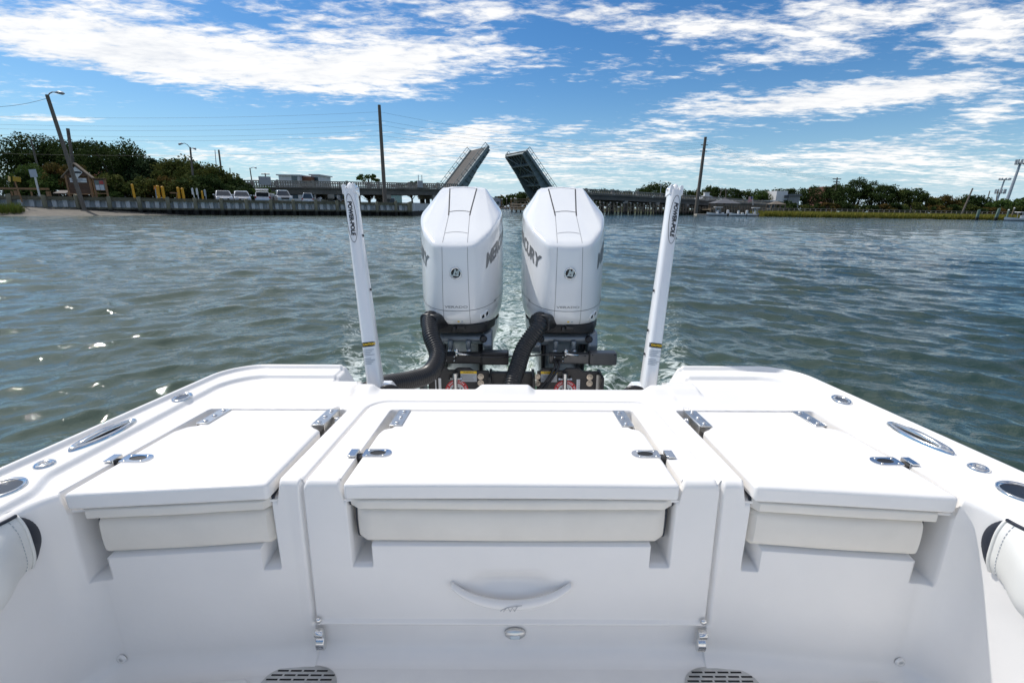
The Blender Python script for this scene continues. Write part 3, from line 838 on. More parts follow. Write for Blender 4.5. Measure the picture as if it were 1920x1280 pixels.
for sg in (-1, 1):
    mb = MB(); 
    prof = [(1.088, 0.362), (1.076, 0.360), (1.070, 0.352), (1.072, 0.340), (1.082, 0.334), (1.074, 0.326), (1.070, 0.312), (1.074, 0.296), (1.086, 0.292), (1.092, 0.30), (1.092, 0.355)]
    mb.prism([(p[0], p[1]) for p in prof], lambda u, v, k: (k, u, v), sg * 0.535 - .012, sg * 0.535 + .012)
    mb.build('box_latch', STEEL, boat, bevel=.002)
    mb = MB(); mb.lathe([(0, .006), (.005, .0055), (.0085, .003), (.0095, 0)], (sg * 0.5365, 1.0865, 0.388), ax=(0, -1, 0), n=12); mb.build('screw_head', STEEL, boat, smooth=True)
    mb = MB(); mb.lathe([(0, .003), (.006, .0035), (.0065, .006), (.011, .005), (.0135, 0)], (sg * 1.068, 1.0435, 0.300), ax=(0, -1, 0.0), n=16); mb.build('drain_plug', GEL, boat, smooth=True)
    mb = MB(); mb.lathe([(0, 0), (.0052, 0)], (sg * 1.068, 1.0393, 0.300), ax=(0, -1, 0), n=12); mb.build('plug_screw', STEELB, boat)
    # scupper grate with slots and a fish cut-out
    cxg, cyg = sg * 0.575, 0.988
    ol = [(cxg + 0.105 * math.copysign(abs(math.cos(a)) ** .75, math.cos(a)), cyg + 0.078 * math.copysign(abs(math.sin(a)) ** .75, math.sin(a))) for a in np.linspace(0, 2 * math.pi, 41)[:-1]]
    mb = MB(); mb.prism(ol, lambda u, v, k: (u, v, k), ZF + .0005, ZF + 0.0045); gr = mb.build('scupper_grate', STEELB, boat, bevel=.001)
    mb = MB()
    for r_, (n_, w_) in enumerate(((4, .030), (5, .030), (5, .031))):
        for i in range(n_):
            xx = cxg + (i - (n_ - 1) / 2) * (w_ + .006) + (0.003 if r_ % 2 else -.003); mb.box((xx, cyg + 0.060 - r_ * 0.013, ZF + .0045), (w_, 0.0046, .0012))
    mb.each('slot', BLACK, gr)
    mb = MB()
    mb.prism([(cxg - .075, cyg + .010), (cxg - .03, cyg + .018), (cxg + .02, cyg + .024), (cxg + .075, cyg + .022), (cxg + .03, cyg + .015), (cxg - .01, cyg + .008), (cxg - .05, cyg - .01), (cxg - .04, cyg + .002)], lambda u, v, k: (u, v, k), ZF + .004, ZF + .0052)
    mb.prism([(cxg - .02, cyg + .004), (cxg - .01, cyg - .03), (cxg + .003, cyg + .006), (cxg + .02, cyg - .03), (cxg + .03, cyg + .01), (cxg + .022, cyg + .008), (cxg + .017, cyg - .015), (cxg + .004, cyg + .012), (cxg - .008, cyg - .012), (cxg - .013, cyg + .006)], lambda u, v, k: (u, v, k), ZF + .004, ZF + .0052)
    mb.build('fish_emblem', BLACK, gr)
# --- deck hardware on both side decks
for sg in (-1, 1):
    zc = ZD + 0.0155
    # flush rod holder
    c = (sg * 1.180, 1.612, zc)
    mb = MB(); dx = Vector((sg * .16, 1, 0)).normalized()
    mb.lathe([(0.030, 0.0), (0.0295, 0.0040), (0.026, 0.0058), (0.0185, 0.0042), (0.0175, -0.05), (0.0, -0.05)], c, n=36, xdir=dx, sx=1.45)
    mb.build('rod_holder', STEEL, boat, smooth=True)
    mb = MB(); mb.lathe([(0.0, 0.0052), (0.0178, 0.0052)], (c[0], c[1], c[2] - .0035), n=36, xdir=dx, sx=1.45); mb.build('rod_holder_bore', mat('dark bore', (0.25, 0.25, 0.25), .25, metal=1.0), boat)
    # pull-up cleat: oval bezel with a lifting bar
    c = Vector((sg * 1.218, 1.318, zc)); ax = Vector((-sg * .16, 1, 0)).normalized(); nx = Vector((ax.y, -ax.x, 0))
    mb = MB(); rows = []
    for k in range(49):
        a = 2 * math.pi * k / 48; u, v = math.cos(a), math.sin(a)
        def pt(L_, W_, h): return tuple(c + ax * (L_ * u) + nx * (W_ * v * (1 - 0.15 * u * u)) + Vector((0, 0, h)))
        rows.append([pt(.106, .030, -.001), pt(.104, .0285, .006), pt(.098, .025, .010), pt(.088, .019, .009), pt(.080, .0155, .003)])
    mb.grid(np.array(rows), flip=True); CLT = mb.build('pull_up_cleat', STEEL, boat, smooth=True)
    mb = MB(); mb.add([tuple(c + ax * (.081 * math.cos(a)) + nx * (.0158 * math.sin(a)) + Vector((0, 0, .0032))) for a in np.linspace(0, 2 * math.pi, 33)[:-1]], [tuple(range(32))]); mb.build('cleat_well', BLACK, CLT)
    mb = MB(); mb.tube([c + ax * t + Vector((0, 0, .006 + .006 * (1 - (t / .078) ** 2))) for t in np.linspace(-.078, .078, 15)], [0.004 + .006 * (1 - (t / .08) ** 2) for t in np.linspace(-.078, .078, 15)], 10)
    mb.build('cleat_bar', STEEL, CLT, smooth=True)
    c = (sg * 1.237, 1.145, zc)
    mb = MB(); mb.lathe([(0.024, 0), (0.0235, .004), (0.018, .0072), (0.010, .0065), (.0085, .001), (0, .001)], c, n=28); mb.build('fuel_vent', STEEL, boat, smooth=True)
    c = (sg * 1.238, 1.030, zc)
    mb = MB(); mb.lathe([(0.050, -.001), (0.0498, .004), (0.047, .006), (0.0425, .005), (0.040, .0015)], c, n=40); CUP = mb.build('cup_holder', STEEL, boat, smooth=True)
    mb = MB(); mb.lathe([(0.0405, 0.002), (0.0405, 0.0014), (0.001, 0.0014)], c, n=40); mb.build('cup_shade_disc', mat('cup shade metal', (0.10, 0.10, 0.10), .3, metal=1.0), CUP)  # flat dark disc at the rim stands for the shade of a deep well
# --- padded coaming bolsters along both sides
for sg in (-1, 1):
    rows = []; dark = []
    ysl = list(np.linspace(-2.1, 0.80, 26)) + list(np.linspace(0.82, 0.955, 12))
    def sect(y, inset):
        base = 1.135 + 0.4 * float(xo(y) - xo(0.95))
        t = sstep(np.array(y), 0.84, 0.955)
        th = 0.062 * (1 - 0.72 * float(t)) - inset
        zt, zb = 0.826 - 0.012 * float(t), 0.628 + 0.045 * float(t)
        pts = []
        for k in range(17):
            a = k / 16; q = (a - .5) * 2
            prof = 1 - abs(q) ** 3.2
            pts.append((sg * (base - th * (0.10 + 0.90 * prof) + (0.02 if False else 0)), y, zt + (zb - zt) * a))
        return pts
    for y in ysl: rows.append(sect(y, 0))
    G = np.array(rows); mb = MB(); mb.grid(G, flip=(sg < 0))
    bo = mb.build('coaming_bolster', VINYLW, boat, smooth=True)
    # navy end panel, slanting away aft to the wall
    e = G[-1]; f = e.copy(); cz = (e[0, 2] + e[-1, 2]) / 2
    for k in range(17):
        q = (k / 16 - .5) * 2; f[k, 1] = e[k, 1] + 0.055 * (1 - q * q) ; f[k, 0] = sg * 1.139
    mb = MB(); mid = (e + f) / 2; mid[:, 0] -= sg * 0.006
    mb.grid(np.stack([e, mid, f]), flip=(sg < 0)); mb.build('end_panel', NAVY, bo, smooth=True)
    mb = MB(); mb.tube([(p[0] - sg * .001, p[1] + .001, p[2]) for p in e], 0.0035, 6); mb.build('piping', VINYLW, bo, smooth=True)
    mb = MB(); q = np.array([r_[0] for r_ in G]); mb.tube([(p[0] - sg * .002, p[1], p[2] + .001) for p in q], 0.004, 6); mb.build('dark_piping', NAVY, bo, smooth=True)
    mb = MB(); st = G[-4]; 
    for k in range(1, 16):
        p = (G[-2][k] * .5 + G[-3][k] * .5); p2 = (G[-2][k - 1] * .5 + G[-3][k - 1] * .5)
        mb.tube([Vector(p) - Vector((sg * .0012, 0, 0)), Vector(p).lerp(Vector(p2), .6) - Vector((sg * .0012, 0, 0))], .0009, 4)
    mb.build('stitching', GLAB, bo)['kind'] = 'stuff'
# ------------------------------------------------------------------ outboard motors
def cowl_rings():
    # each ring: (x, y, z) for half the outline, front centre to rear centre; y measured aft of the cowl's nose
    return [
        [(0, .075, .800), (.125, .085, .800), (.200, .175, .802), (.258, .46, .81), (.232, .74, .82), (.12, .86, .83), (0, .875, .83)],
        [(0, .020, .840), (.13, .030, .840), (.212, .145, .842), (.272, .45, .85), (.246, .77, .86), (.13, .905, .87), (0, .92, .87)],
        [(0, -.004, .905), (.13, .004, .907), (.216, .130, .925), (.279, .44, .96), (.252, .78, .985), (.13, .92, .99), (0, .935, .99)],
        [(0, -.014, 1.10), (.128, -.008, 1.10), (.214, .128, 1.12), (.279, .44, 1.16), (.255, .79, 1.18), (.13, .935, 1.19), (0, .95, 1.19)],
        [(0, .004, 1.284), (.122, .010, 1.288), (.206, .155, 1.360), (.272, .40, 1.455), (.25, .76, 1.48), (.125, .915, 1.46), (0, .93, 1.455)],
        [(0, .615, 1.626), (.085, .615, 1.624), (.142, .618, 1.616), (.158, .64, 1.610), (.150, .78, 1.585), (.085, .835, 1.57), (0, .845, 1.567)],
    ]
def make_cowl_mesh():
    rings = cowl_rings(); bm = bmesh.new(); RV = []
    for rg in rings:
        full = rg + [(-x, y, z) for (x, y, z) in rg[-2:0:-1]]
        RV.append([bm.verts.new(p) for p in full])
    n = len(RV[0])
    cr = bm.edges.layers.float.new('crease_edge')
    for a, b in zip(RV[:-1], RV[1:]):
        for k in range(n): bm.faces.new((a[k], a[(k + 1) % n], b[(k + 1) % n], b[k]))
    bm.faces.new(RV[-1]); bm.faces.new(RV[0][::-1])
    bm.edges.ensure_lookup_table()
    def setc(ring, val, ks=None):
        for k in range(n):
            if ks is not None and k not in ks: continue
            e = bm.edges.get((ring[k], ring[(k + 1) % n]))
            if e: e[cr] = val
    setc(RV[4], 0.86); setc(RV[5], 0.75); setc(RV[0], 0.6)
    for (i, j) in ((4, 5),):
        for k in (1, n - 1):
            e = bm.edges.get((RV[i][k], RV[j][k])); e[cr] = 0.35
        for k in (2, n - 2):
            e = bm.edges.get((RV[i][k], RV[j][k])); e[cr] = 0.6
    bm.normal_update()
    me = bpy.data.meshes.new('cowl'); bm.to_mesh(me); bm.free()
    o = bpy.data.objects.new('cowl_tmp', me); COL.objects.link(o)
    s = o.modifiers.new('s', 'SUBSURF'); s.levels = 4; s.render_levels = 4
    bpy.context.view_layer.update()
    dg = bpy.context.evaluated_depsgraph_get()
    m2 = bpy.data.meshes.new_from_object(o.evaluated_get(dg))
    bpy.data.objects.remove(o)
    m2.name = 'cowl'
    return m2
COWLM = make_cowl_mesh()
_bv = BVHTree.FromPolygons([v.co.copy() for v in COWLM.vertices], [tuple(p.vertices) for p in COWLM.polygons])
def hit_front(x, z, off=0.0015):
    h = _bv.ray_cast(Vector((x, -1, z)), Vector((0, 1, 0)))
    return (h[0] + h[1] * (off if h[1].y < 0 else -off)) if h[0] else Vector((x, 0.2, z))
def hit_side(sg, y, z, off=0.0015):
    h = _bv.ray_cast(Vector((sg * 1.0, y, z)), Vector((-sg, 0, 0)))
    return (h[0] + Vector((sg * off, 0, 0))) if h[0] else Vector((sg * .26, y, z))
_arc = {}
def wrap(sg, s_, z, off=.002):
    """point on the flank at arc length s_ aft of x = 0.16, found on the cowl's own contour"""
    key = round(z * 250)
    if key not in _arc:
        P = []; 
        for a in np.linspace(R(12), R(150), 90):
            d = Vector((math.sin(a), -math.cos(a), 0)); h = _bv.ray_cast(Vector((0, .42, key / 250)) + d * 1.2, -d)
            if h[0]: P.append((h[0].x, h[0].y, h[1].x, h[1].y))
        i0 = min(range(len(P)), key=lambda i: abs(P[i][0] - .152) if P[i][1] < .3 else 9)
        L_ = [0.0]
        for i in range(1, len(P)): L_.append(L_[-1] + math.hypot(P[i][0] - P[i - 1][0], P[i][1] - P[i - 1][1]))
        L_ = [q - L_[i0] for q in L_]
        _arc[key] = (L_, np.array(P))
    L_, P = _arc[key]
    x, y, nx, ny = (float(np.interp(s_, L_, P[:, k])) for k in range(4))
    return Vector((sg * (x + abs(nx) * off), y + ny * off, z))
def ribbon(pts, wd, side):
    """thin strip following points that lie on the cowl"""
    rows = []
    m_ = len(pts)
    for i in range(m_):
        t = (pts[min(i + 1, m_ - 1)] - pts[max(i - 1, 0)]).normalized()
        rows.append([tuple(pts[i] + side(t) * (wd / 2)), tuple(pts[i] - side(t) * (wd / 2))])
    return np.array(rows)
def outboard(xc, label, hose_out):
    Y0 = 2.775
    T = Vector((xc, Y0, 0))
    base = thing('outboard_motor', label, 'outboard motor', (xc, Y0 + .35, 0.0), group='twin outboard motors', heel=True)
    BASE[base.name] = Vector((0, .35, 0))     # parts in cowl coordinates: x from centre, y aft of the nose
    o = link('cowl', COWLM.copy(), COWL, base, smooth=True)
    for v in o.data.vertices: v.co -= Vector((0, .35, 0))
    # panel joints
    mb = MB(); mbk = MB()
    for sg in (-1, 1):
        pts = [hit_front(sg * (0.078 - 0.006 * min(1, (z - .82) / .4)), z) for z in np.linspace(0.815, 1.275, 30)]
        mb.grid(ribbon(pts, 0.0022, lambda t: Vector((1, 0, 0))))
        pts = []
        for k in range(25):
            t = k / 24; y = 0.03 + 0.56 * t; x = sg * (0.071 - 0.008 * min(1, t / .55) + 0.026 * max(0, (t - .45) / .55))
            h = _bv.ray_cast(Vector((x, y, 3)), Vector((0, 0, -1))); pts.append(h[0] + h[1] * .0012)
        mb.grid(ribbon(pts[:13], 0.0022, lambda t: Vector((1, 0, 0))))
        mbk.grid(ribbon(pts[11:], 0.0075, lambda t: Vector((1, 0, 0))))
    def topline(y, xh, wd, dest):
        pts = []
        for k in range(17):
            x = xh * (k / 8 - 1); h = _bv.ray_cast(Vector((x, y - 0.012 * (x / xh) ** 2 , 3)), Vector((0, 0, -1))); pts.append(h[0] + h[1] * .0012)
        dest.grid(ribbon(pts, wd, lambda t: Vector((0, 0.86, 0.5))))
    topline(0.125, 0.066, 0.003, mb); topline(0.335, 0.066, 0.005, mbk); topline(0.60, 0.085, 0.003, mb)
    for z0, dz in ((0.905, 0.03),):
        for sg in (-1, 1):
            pts = [hit_front(sg * x, z0 + dz * (x / .24) ** 2) for x in np.linspace(0, 0.225, 16)] + [hit_side(sg, y, z0 + dz * 1.0 + 0.05 * (y - .12)) for y in np.linspace(.17, .85, 24)]
            mb.grid(ribbon(pts, 0.0032, lambda t: Vector((0, 0, 1))))
    mb.each('panel_joint', SEAM, o); mbk.each('vent_slot', SEAMD, o)
    # lettering
    v, f = text_mesh('VERADO', 0.0255, 0.0, 0.0002, 1.0)
    mb = MB(); mb.add([hit_front(-.0 + a * 1.35, 0.930 + b * .72, .0016) for a, b in v], f); mb.build('model_lettering', GREYTX, o)['kind'] = 'stuff'
    for sg in (-1, 1):
        v, f = text_mesh('MERCURY', 0.108, 0.22, 0.0036, 0.98)
        pts = []
        for a, b in v:
            sl = a + 0.265                                   # arc length aft from where the lettering starts
            s_ = sl if sg > 0 else 0.53 - sl
            pts.append(wrap(sg, s_, 1.170 + b + 0.38 * s_))
        mb = MB(); mb.add(pts, f); mb.build('brand_lettering', GREYTX, o)['kind'] = 'stuff'
    # round badge
    c = hit_front(0.004, 1.128, .001)
    mb = MB(); mb.lathe([(0.034, 0.0), (0.034, .004), (0.030, .0065), (0.026, .0045), (.026, .003)], c, ax=(0, -1, 0), n=32); bd = mb.build('badge', STEEL, o, smooth=True)
    mb = MB(); mb.lathe([(0.0, .0035), (0.0265, .0035)], c, ax=(0, -1, 0), n=28); mb.build('badge_face', INK, bd)
    v, f = text_mesh('M', 0.050, 0.35, 0.002)
    mb = MB(); mb.add([(c.x + a * 0.85 - .001, c.y - .0056, c.z + b + .002) for a, b in v], f); mb.build('badge_letter', STEEL, bd)
    mb = MB(); mb.prism([(-.034, -.020), (-.012, -.004), (.020, -.012), (.010, -.018), (-.010, -.013)], lambda a, b, k: (c.x + a, c.y - k, c.z + b), .005, .007); mb.build('badge_wave', STEEL, bd)
    # tiny warning marks under the joint
    for k, m_ in enumerate((YEL, GLAB)):
        p = hit_front(0.008 + k * 0.022, 0.838, .0016); mb = MB(); mb.box(p, (0.012, .001, 0.010)); mb.build('warning_mark', m_, o)
    # exhaust relief and flush port on the right flank
    for (yy, zz, r_) in ((0.10, 0.862, 0.020), (0.155, 0.872, 0.022)):
        for sg in (1,):
            h = _bv.ray_cast(Vector((0.45, yy - 0.5, zz)), Vector((-0.35, 0.55, 0)).normalized())
            if h[0]:
                mb = MB(); mb.lathe([(r_ * 1.15, -0.002), (r_ * 1.1, .005), (r_ * .72, .006), (r_ * .68, .001)], h[0], ax=h[1], n=20); pr = mb.build('flush_port', COWL, o, smooth=True)
                mb = MB(); mb.lathe([(0, .0025), (r_ * .7, .0025)], h[0], ax=h[1], n=18); mb.build('port_opening', BLACK, pr)
    # rigging opening, black rounded frame on the left of the nose
    mb = MB(); c2 = Vector((-0.155, 0.015, 0.848)); 
    ol = [(math.copysign(abs(math.cos(a)) ** .55, math.cos(a)) * 0.064, math.copysign(abs(math.sin(a)) ** .55, math.sin(a)) * 0.052 - .012) for a in np.linspace(0, 2 * math.pi, 37)[:-1]]
    rt = Matrix.Rotation(R(-28), 3, 'Z')
    mb.prism(ol, lambda a, b, k: tuple(c2 + rt @ Vector((a, k, b))), -0.022, 0.10); mb.build('rigging_port', BLACKP, base, bevel=.006)
    # shroud under the cowl
    mb = MB()
    mb.prism([(-.17, .09), (-.11, .06), (.11, .06), (.17, .09), (.215, .25), (.22, .70), (.12, .84), (-.12, .84), (-.22, .70), (-.215, .25)], lambda a, b, k: (a, b, k), .755, .815)
    mb.build('cowl_base', BLACK, base, bevel=.01)
    mb = MB(); mb.box((.02, .055, .795), (.05, .03, .022)); mb.box((-.02, .05, .787), (.02, .03, .03)); mb.build('cowl_catch', BLACKM, base, bevel=.004)
    # white midsection and leg down into the water
    def leg(zs):
        rows = []
        for (z, hw, y0, y1) in zs:
            row = []
            for k in range(25):
                a = 2 * math.pi * k / 24
                row.append((hw * math.copysign(abs(math.cos(a)) ** .8, math.cos(a)), (y0 + y1) / 2 + (y1 - y0) / 2 * math.copysign(abs(math.sin(a)) ** .8, math.sin(a)), z))
            rows.append(row)
        return np.array(rows)
    mb = MB(); mb.grid(leg([(.77, .235, .20, .86), (.70, .235, .22, .86), (.62, .215, .26, .82), (.50, .17, .30, .74), (.30, .12, .34, .66), (.0, .09, .36, .66), (-.12, .14, .30, .80), (-.14, .13, .30, .80), (-.40, .05, .38, .62)]), flip=True)
    mb.build('midsection', COWL, base, smooth=True)
    # tilt tube, clamp ends and steering link
    mb = MB(); mb.tube([(-.17, .16, .700), (.17, .16, .700)], 0.037, 18); mb.tube([(-.20, .16, .700), (-.10, .16, .700)], 0.043, 18); tt = mb.build('tilt_tube', SILVG, base, auto=40)
    for sg in (-1, 1):
        mb = MB(); mb.prism([(.10, .665), (.13, .745), (.19, .755), (.26, .70), (.28, .60), (.20, .585), (.12, .62)], lambda a, b, k: (k, a, b), sg * .145, sg * .205); mb.build('swivel_arm', SILVG, base, bevel=.012, seg=3)
        mb = MB(); mb.lathe([(.024, 0), (.023, .006), (.012, .008), (0, .004)], (sg * .150, .118, .705), ax=(0, -1, .2), n=16); mb.build('pivot_bolt', BLACKM, base, smooth=True)
        mb = MB(); mb.box((sg * .055, .125, .668), (.030, .045, .062)); mb.build('tube_lug', SILVG, base, bevel=.007)
        mb = MB(); mb.lathe([(0, .012), (.012, .010), (.014, 0)], (sg * .060, .108, .630), ax=(0, -1, 0), n=12); mb.build('lug_bolt', STEELB, base, smooth=True)
    for sg in (-1, 1):
        mb = MB(); mb.box((sg * .125, .30, .56), (.03, .24, .26)); mb.build('clamp_bracket', BLACKM, base, bevel=.012)
    # electric steering actuator: long housing with a larger motor end to the right
    M_ = GUNM if xc > 0 else BLACKM
    mb = MB(); mb.box((.02, .045, .607), (.245, .062, .062)); ac = mb.build('steering_actuator', M_, base, bevel=.008, seg=3)
    mb = MB(); mb.box((.225, .045, .610), (.165, .078, .078)); mb.build('actuator_motor', M_, ac, bevel=.009, seg=3)
    mb = MB(); mb.box((.1405, .0435, .6085), (.006, .070, .070)); mb.build('actuator_joint', BLACK, ac)
    mb = MB()
    for (a, b) in ((.158, .638), (.292, .640), (.07, .63), (.115, .63), (-.09, .63)): mb.lathe([(0, .004), (.004, .003), (.005, 0)], (a, .006 if a > .15 else .0135, b), ax=(0, -1, 0), n=10)
    mb.each('actuator_screw', BLACK, ac)
    mb = MB(); mb.box((-.045, .008, .612), (.066, .014, .040)); pc = mb.build('plug_block', BLACK, ac, bevel=.003)
    mb = MB()
    for (a, b) in ((-.07, .625), (-.02, .625), (-.07, .600), (-.02, .600)): mb.lathe([(0, .003), (.004, .002), (.005, 0)], (a, .001, b), ax=(0, -1, 0), n=10)
    mb.each('plug_screw', STEEL, pc, smooth=True)
    mb = MB(); mb.tube([(-.02, .02, .655), (-.005, .0, .648), (.03, -.005, .643), (.075, .0, .637)], [.006, .009, .007, .004], 8); mb.tube([(-.005, .005, .675), (-.005, .0, .625)], .009, 10); mb.sphere((-.005, 0, .662), .014); mb.build('steering_link', STEEL, base, smooth=True)
    mb = MB(); mb.tube([(.075, .0, .637), (.15, -.01, .628), (.25, -.015, .626), (.34, .0, .632)] if xc < 0 else [(-.03, .0, .650), (-.10, -.01, .648), (-.18, -.005, .638), (-.25, .0, .632)], .005, 8); mb.build('steering_cable', BLACKP, base, smooth=True)
    return base
outboard(-0.327, 'white outboard motor nearer the left bank, beside the curling black hose', -1)
outboard(0.327, 'white outboard motor on the right, beside the straight black hose', 1)
# ------------------------------------------------------------------ jack plates carrying the motors
for sg, lab in ((-1, 'black jack plate under the left outboard motor with red round label'), (1, 'black jack plate under the right outboard motor with cables across it')):
    xc = sg * 0.327
    jp = thing('jack_plate', lab, 'jack plate', (xc, 2.62, .12), group='jack plates', heel=True)
    yP = 2.735
    mb = MB(); mb.prism([(-.175, .30), (.19, .30), (.19, .548), (.10, .548), (.075, .566), (-.0, .566), (-.02, .552), (-.05, .552), (-.07, .566), (-.145, .566), (-.16, .548), (-.175, .548)], lambda a, b, k: (xc + a, k, b), yP, yP + .022); mb.build('plate', BLACKM, jp, bevel=.003)
    for s2 in (-1, 1):
        mb = MB(); mb.box((xc + s2 * .20, yP - .02, .33), (.016, .16, .43)); mb.build('side_rail', BLACKM, jp, bevel=.003)
    mb = MB(); mb.box((xc, 2.66, .19), (.38, .03, .38)); mb.build('transom_plate', BLACKM, jp, bevel=.003)
    for (a, b) in ((.140, .515), (.140, .475), (-.175 if sg > 0 else 9, .515), (-.175 if sg > 0 else 9, .475)):
        if a > 5: continue
        mb = MB(); q = (xc + a, yP - .001, b)
        mb.lathe([(.019, 0), (.019, .003), (.012, .0035)], q, ax=(0, -1, 0), n=20)
        mb.lathe([(.012, .003), (.0115, .010), (0, .011)], q, ax=(0, -1, 0), n=6); mb.build('mounting_bolt', mat('bolt stainless', (0.55, 0.48, 0.40), .35, metal=.9, var=.2, vscale=60), jp, auto=30)
    mb = MB(); mb.tube([(xc - .010, yP - .022, .34), (xc - .010, yP - .022, .535)], .0125, 14); mb.tube([(xc - .010, yP - .022, .515), (xc - .010, yP - .022, .545)], .017, 14); mb.tube([(xc - .040, yP - .022, .507), (xc + .020, yP - .022, .507)], .006, 8); mb.build('lift_ram', STEELB, jp, auto=40)
    for s2 in (-1, 1):
        mb = MB(); mb.lathe([(.011, 0), (.011, .010), (0, .010)], (xc - .010 + s2 * .030, yP - .022, .507), ax=(s2, 0, 0), n=6); mb.build('ram_nut', STEEL, jp)
    mb = MB(); mb.lathe([(.070, .0006), (.046, .0006)], (xc - .004, yP - .001, .425), ax=(0, -1, 0), n=40); rl = mb.build('round_label', RED, jp)
    mb = MB(); mb.lathe([(.0455, .0006), (0.0, .0006)], (xc - .004, yP - .001, .425), ax=(0, -1, 0), n=40); mb.build('label_centre', WLAB, rl)
    # ring lettering: short light strokes round the red band
    mb = MB()
    for k in range(22):
        if k % 6 == 5: continue
        a = R(200 - k * 9.6); p = Vector((xc - .004 + .058 * math.cos(a), yP - .0022, .425 + .058 * math.sin(a)))
        mb.box(p, (.0045, .0004, .010), rot=Matrix.Rotation(-(a - math.pi / 2), 3, 'Y'))
    mb.build('label_lettering', WLAB, rl)['kind'] = 'stuff'
    mb = MB()
    for k in range(4): mb.box((xc - .03 + k * .018, yP - .0022, .437), (.010, .0004, .013))
    mb.build('label_print', INK, rl)['kind'] = 'stuff'
    lx = xc + .068 if sg < 0 else xc - .105
    mb = MB(); mb.box((lx, yP - .0025, .517), (.098, .002, .068)); wl = mb.build('warning_label', GLAB, jp, bevel=.0006)
    mb = MB(); mb.box((lx, yP - .0037, .5425), (.098, .001, .016)); mb.build('label_band', YEL, wl)
    v, f = text_mesh('WARNING', .013, 0, .0002); mb = MB(); mb.add([(lx + a, yP - .0044, .5425 + b) for a, b in v], f); mb.build('label_heading', INK, wl)['kind'] = 'stuff'
    mb = MB()
    for k in range(5): mb.box((lx - .004 * (k % 2), yP - .0038, .524 - k * .0075), (.074 - .012 * (k % 3), .0006, .0022))
    mb.build('label_text_line', INKG, wl)['kind'] = 'stuff'
    if sg > 0:
        mb = MB(); mb.box((xc + .072, yP - .003, .42), (.021, .003, .16)); ru = mb.build('height_scale', WLAB, jp)
        mb = MB()
        for k in range(12): mb.box((xc + .076, yP - .005, .49 - k * .012), (.010 if k % 3 else .014, .0006, .0022))
        mb.build('scale_mark', INKG, ru)['kind'] = 'stuff'
        mb = MB(); mb.box((xc + .186, yP - .006, .42), (.014, .008, .22)); mb.build('edge_bar', STEELB, jp)
    else:
        mb = MB(); mb.box((xc - .105, yP - .006, .42), (.016, .006, .17)); mb.box((xc - .13, yP - .006, .42), (.006, .006, .15)); mb.build('height_scale', WLAB, jp)
# black cross beam that ties the two plates together
mb = MB(); mb.box((0.0, 2.75, .49), (.26, .04, .10)); mb.box((-.02, 2.655, .452), (.06, .03, .022)); 
o = mb.build('cross_beam', BLACKM, boat, bevel=.004)
# ------------------------------------------------------------------ corrugated rigging hoses and cables
def bez(pts, n):
    P = [Vector(p) for p in pts]; out = []
    m_ = len(P)
    for i in range(m_ - 1):
        p0 = P[max(i - 1, 0)]; p1 = P[i]; p2 = P[i + 1]; p3 = P[min(i + 2, m_ - 1)]
        for k in range(n):
            t = k / n
            out.append(0.5 * ((2 * p1) + (p2 - p0) * t + (2 * p0 - 5 * p1 + 4 * p2 - p3) * t * t + (3 * p1 - p0 - 3 * p2 + p3) * t ** 3))
    out.append(P[-1]); return out
def hose(pts, r, label, rib=0.0155):
    P = bez(pts, 40); L_ = [0]
    for a, b in zip(P[:-1], P[1:]): L_.append(L_[-1] + (b - a).length)
    tot = L_[-1]; n = int(tot / (rib / 4)); path = []; rr = []
    xs_ = [p.x for p in P]; ys_ = [p.y for p in P]; zs_ = [p.z for p in P]
    for k in range(n + 1):
        d = tot * k / n
        path.append((float(np.interp(d, L_, xs_)), float(np.interp(d, L_, ys_)), float(np.interp(d, L_, zs_))))
        rr.append(r * (1 + (0.06 if k % 4 in (0, 1) else -0.06)))
    base = Vector(pts[-1])
    mb = MB(); mb.tube(path, rr, 22)
    mb.v = [tuple(Vector(q) - base) for q in mb.v]
    o = mb.build('rigging_hose', BLACKP, None, smooth=True); o.matrix_world = HEELM @ Matrix.Translation(base)
    tag(o, label, 'hose', 'corrugated rigging hoses'); return o
def bpt(px, py, Y):
    rr_ = _r0 * math.cos(R(.22)) + _u0 * math.sin(R(.22)); uu_ = -_r0 * math.sin(R(.22)) + _u0 * math.cos(R(.22))
    d = rr_ * ((px - 960) / FPX) - uu_ * ((py - 640) / FPX) + _f
    return Vector((0, 0, CAM_H)) + d * (Y / d.y)
HP = [(-.483, 2.82, .86), (-.482, 2.76, .83)] + [tuple(bpt(*q)) for q in ((809, 632, 2.66), (821, 668, 2.56), (805, 699, 2.44), (768, 713, 2.30), (722, 722, 2.15), (690, 735, 2.02))]
hose(HP, .046, 'black corrugated hose curling from the left motor down to the transom')
HP = [(.165, 2.82, .855), (.158, 2.76, .82)] + [tuple(bpt(*q)) for q in ((984, 650, 2.70), (970, 690, 2.62), (962, 715, 2.56), (958, 740, 2.50))]
hose(HP, .047, 'black corrugated hose running straight down from the right motor')
mb = MB(); q = bpt(962, 724, 2.53); mb.lathe([(.066, 0), (.068, .012), (.056, .022), (.050, .03)], q + Vector((0, 0, -.02)), n=28); mb.build('hose_grommet', BLACKP, boat, smooth=True)
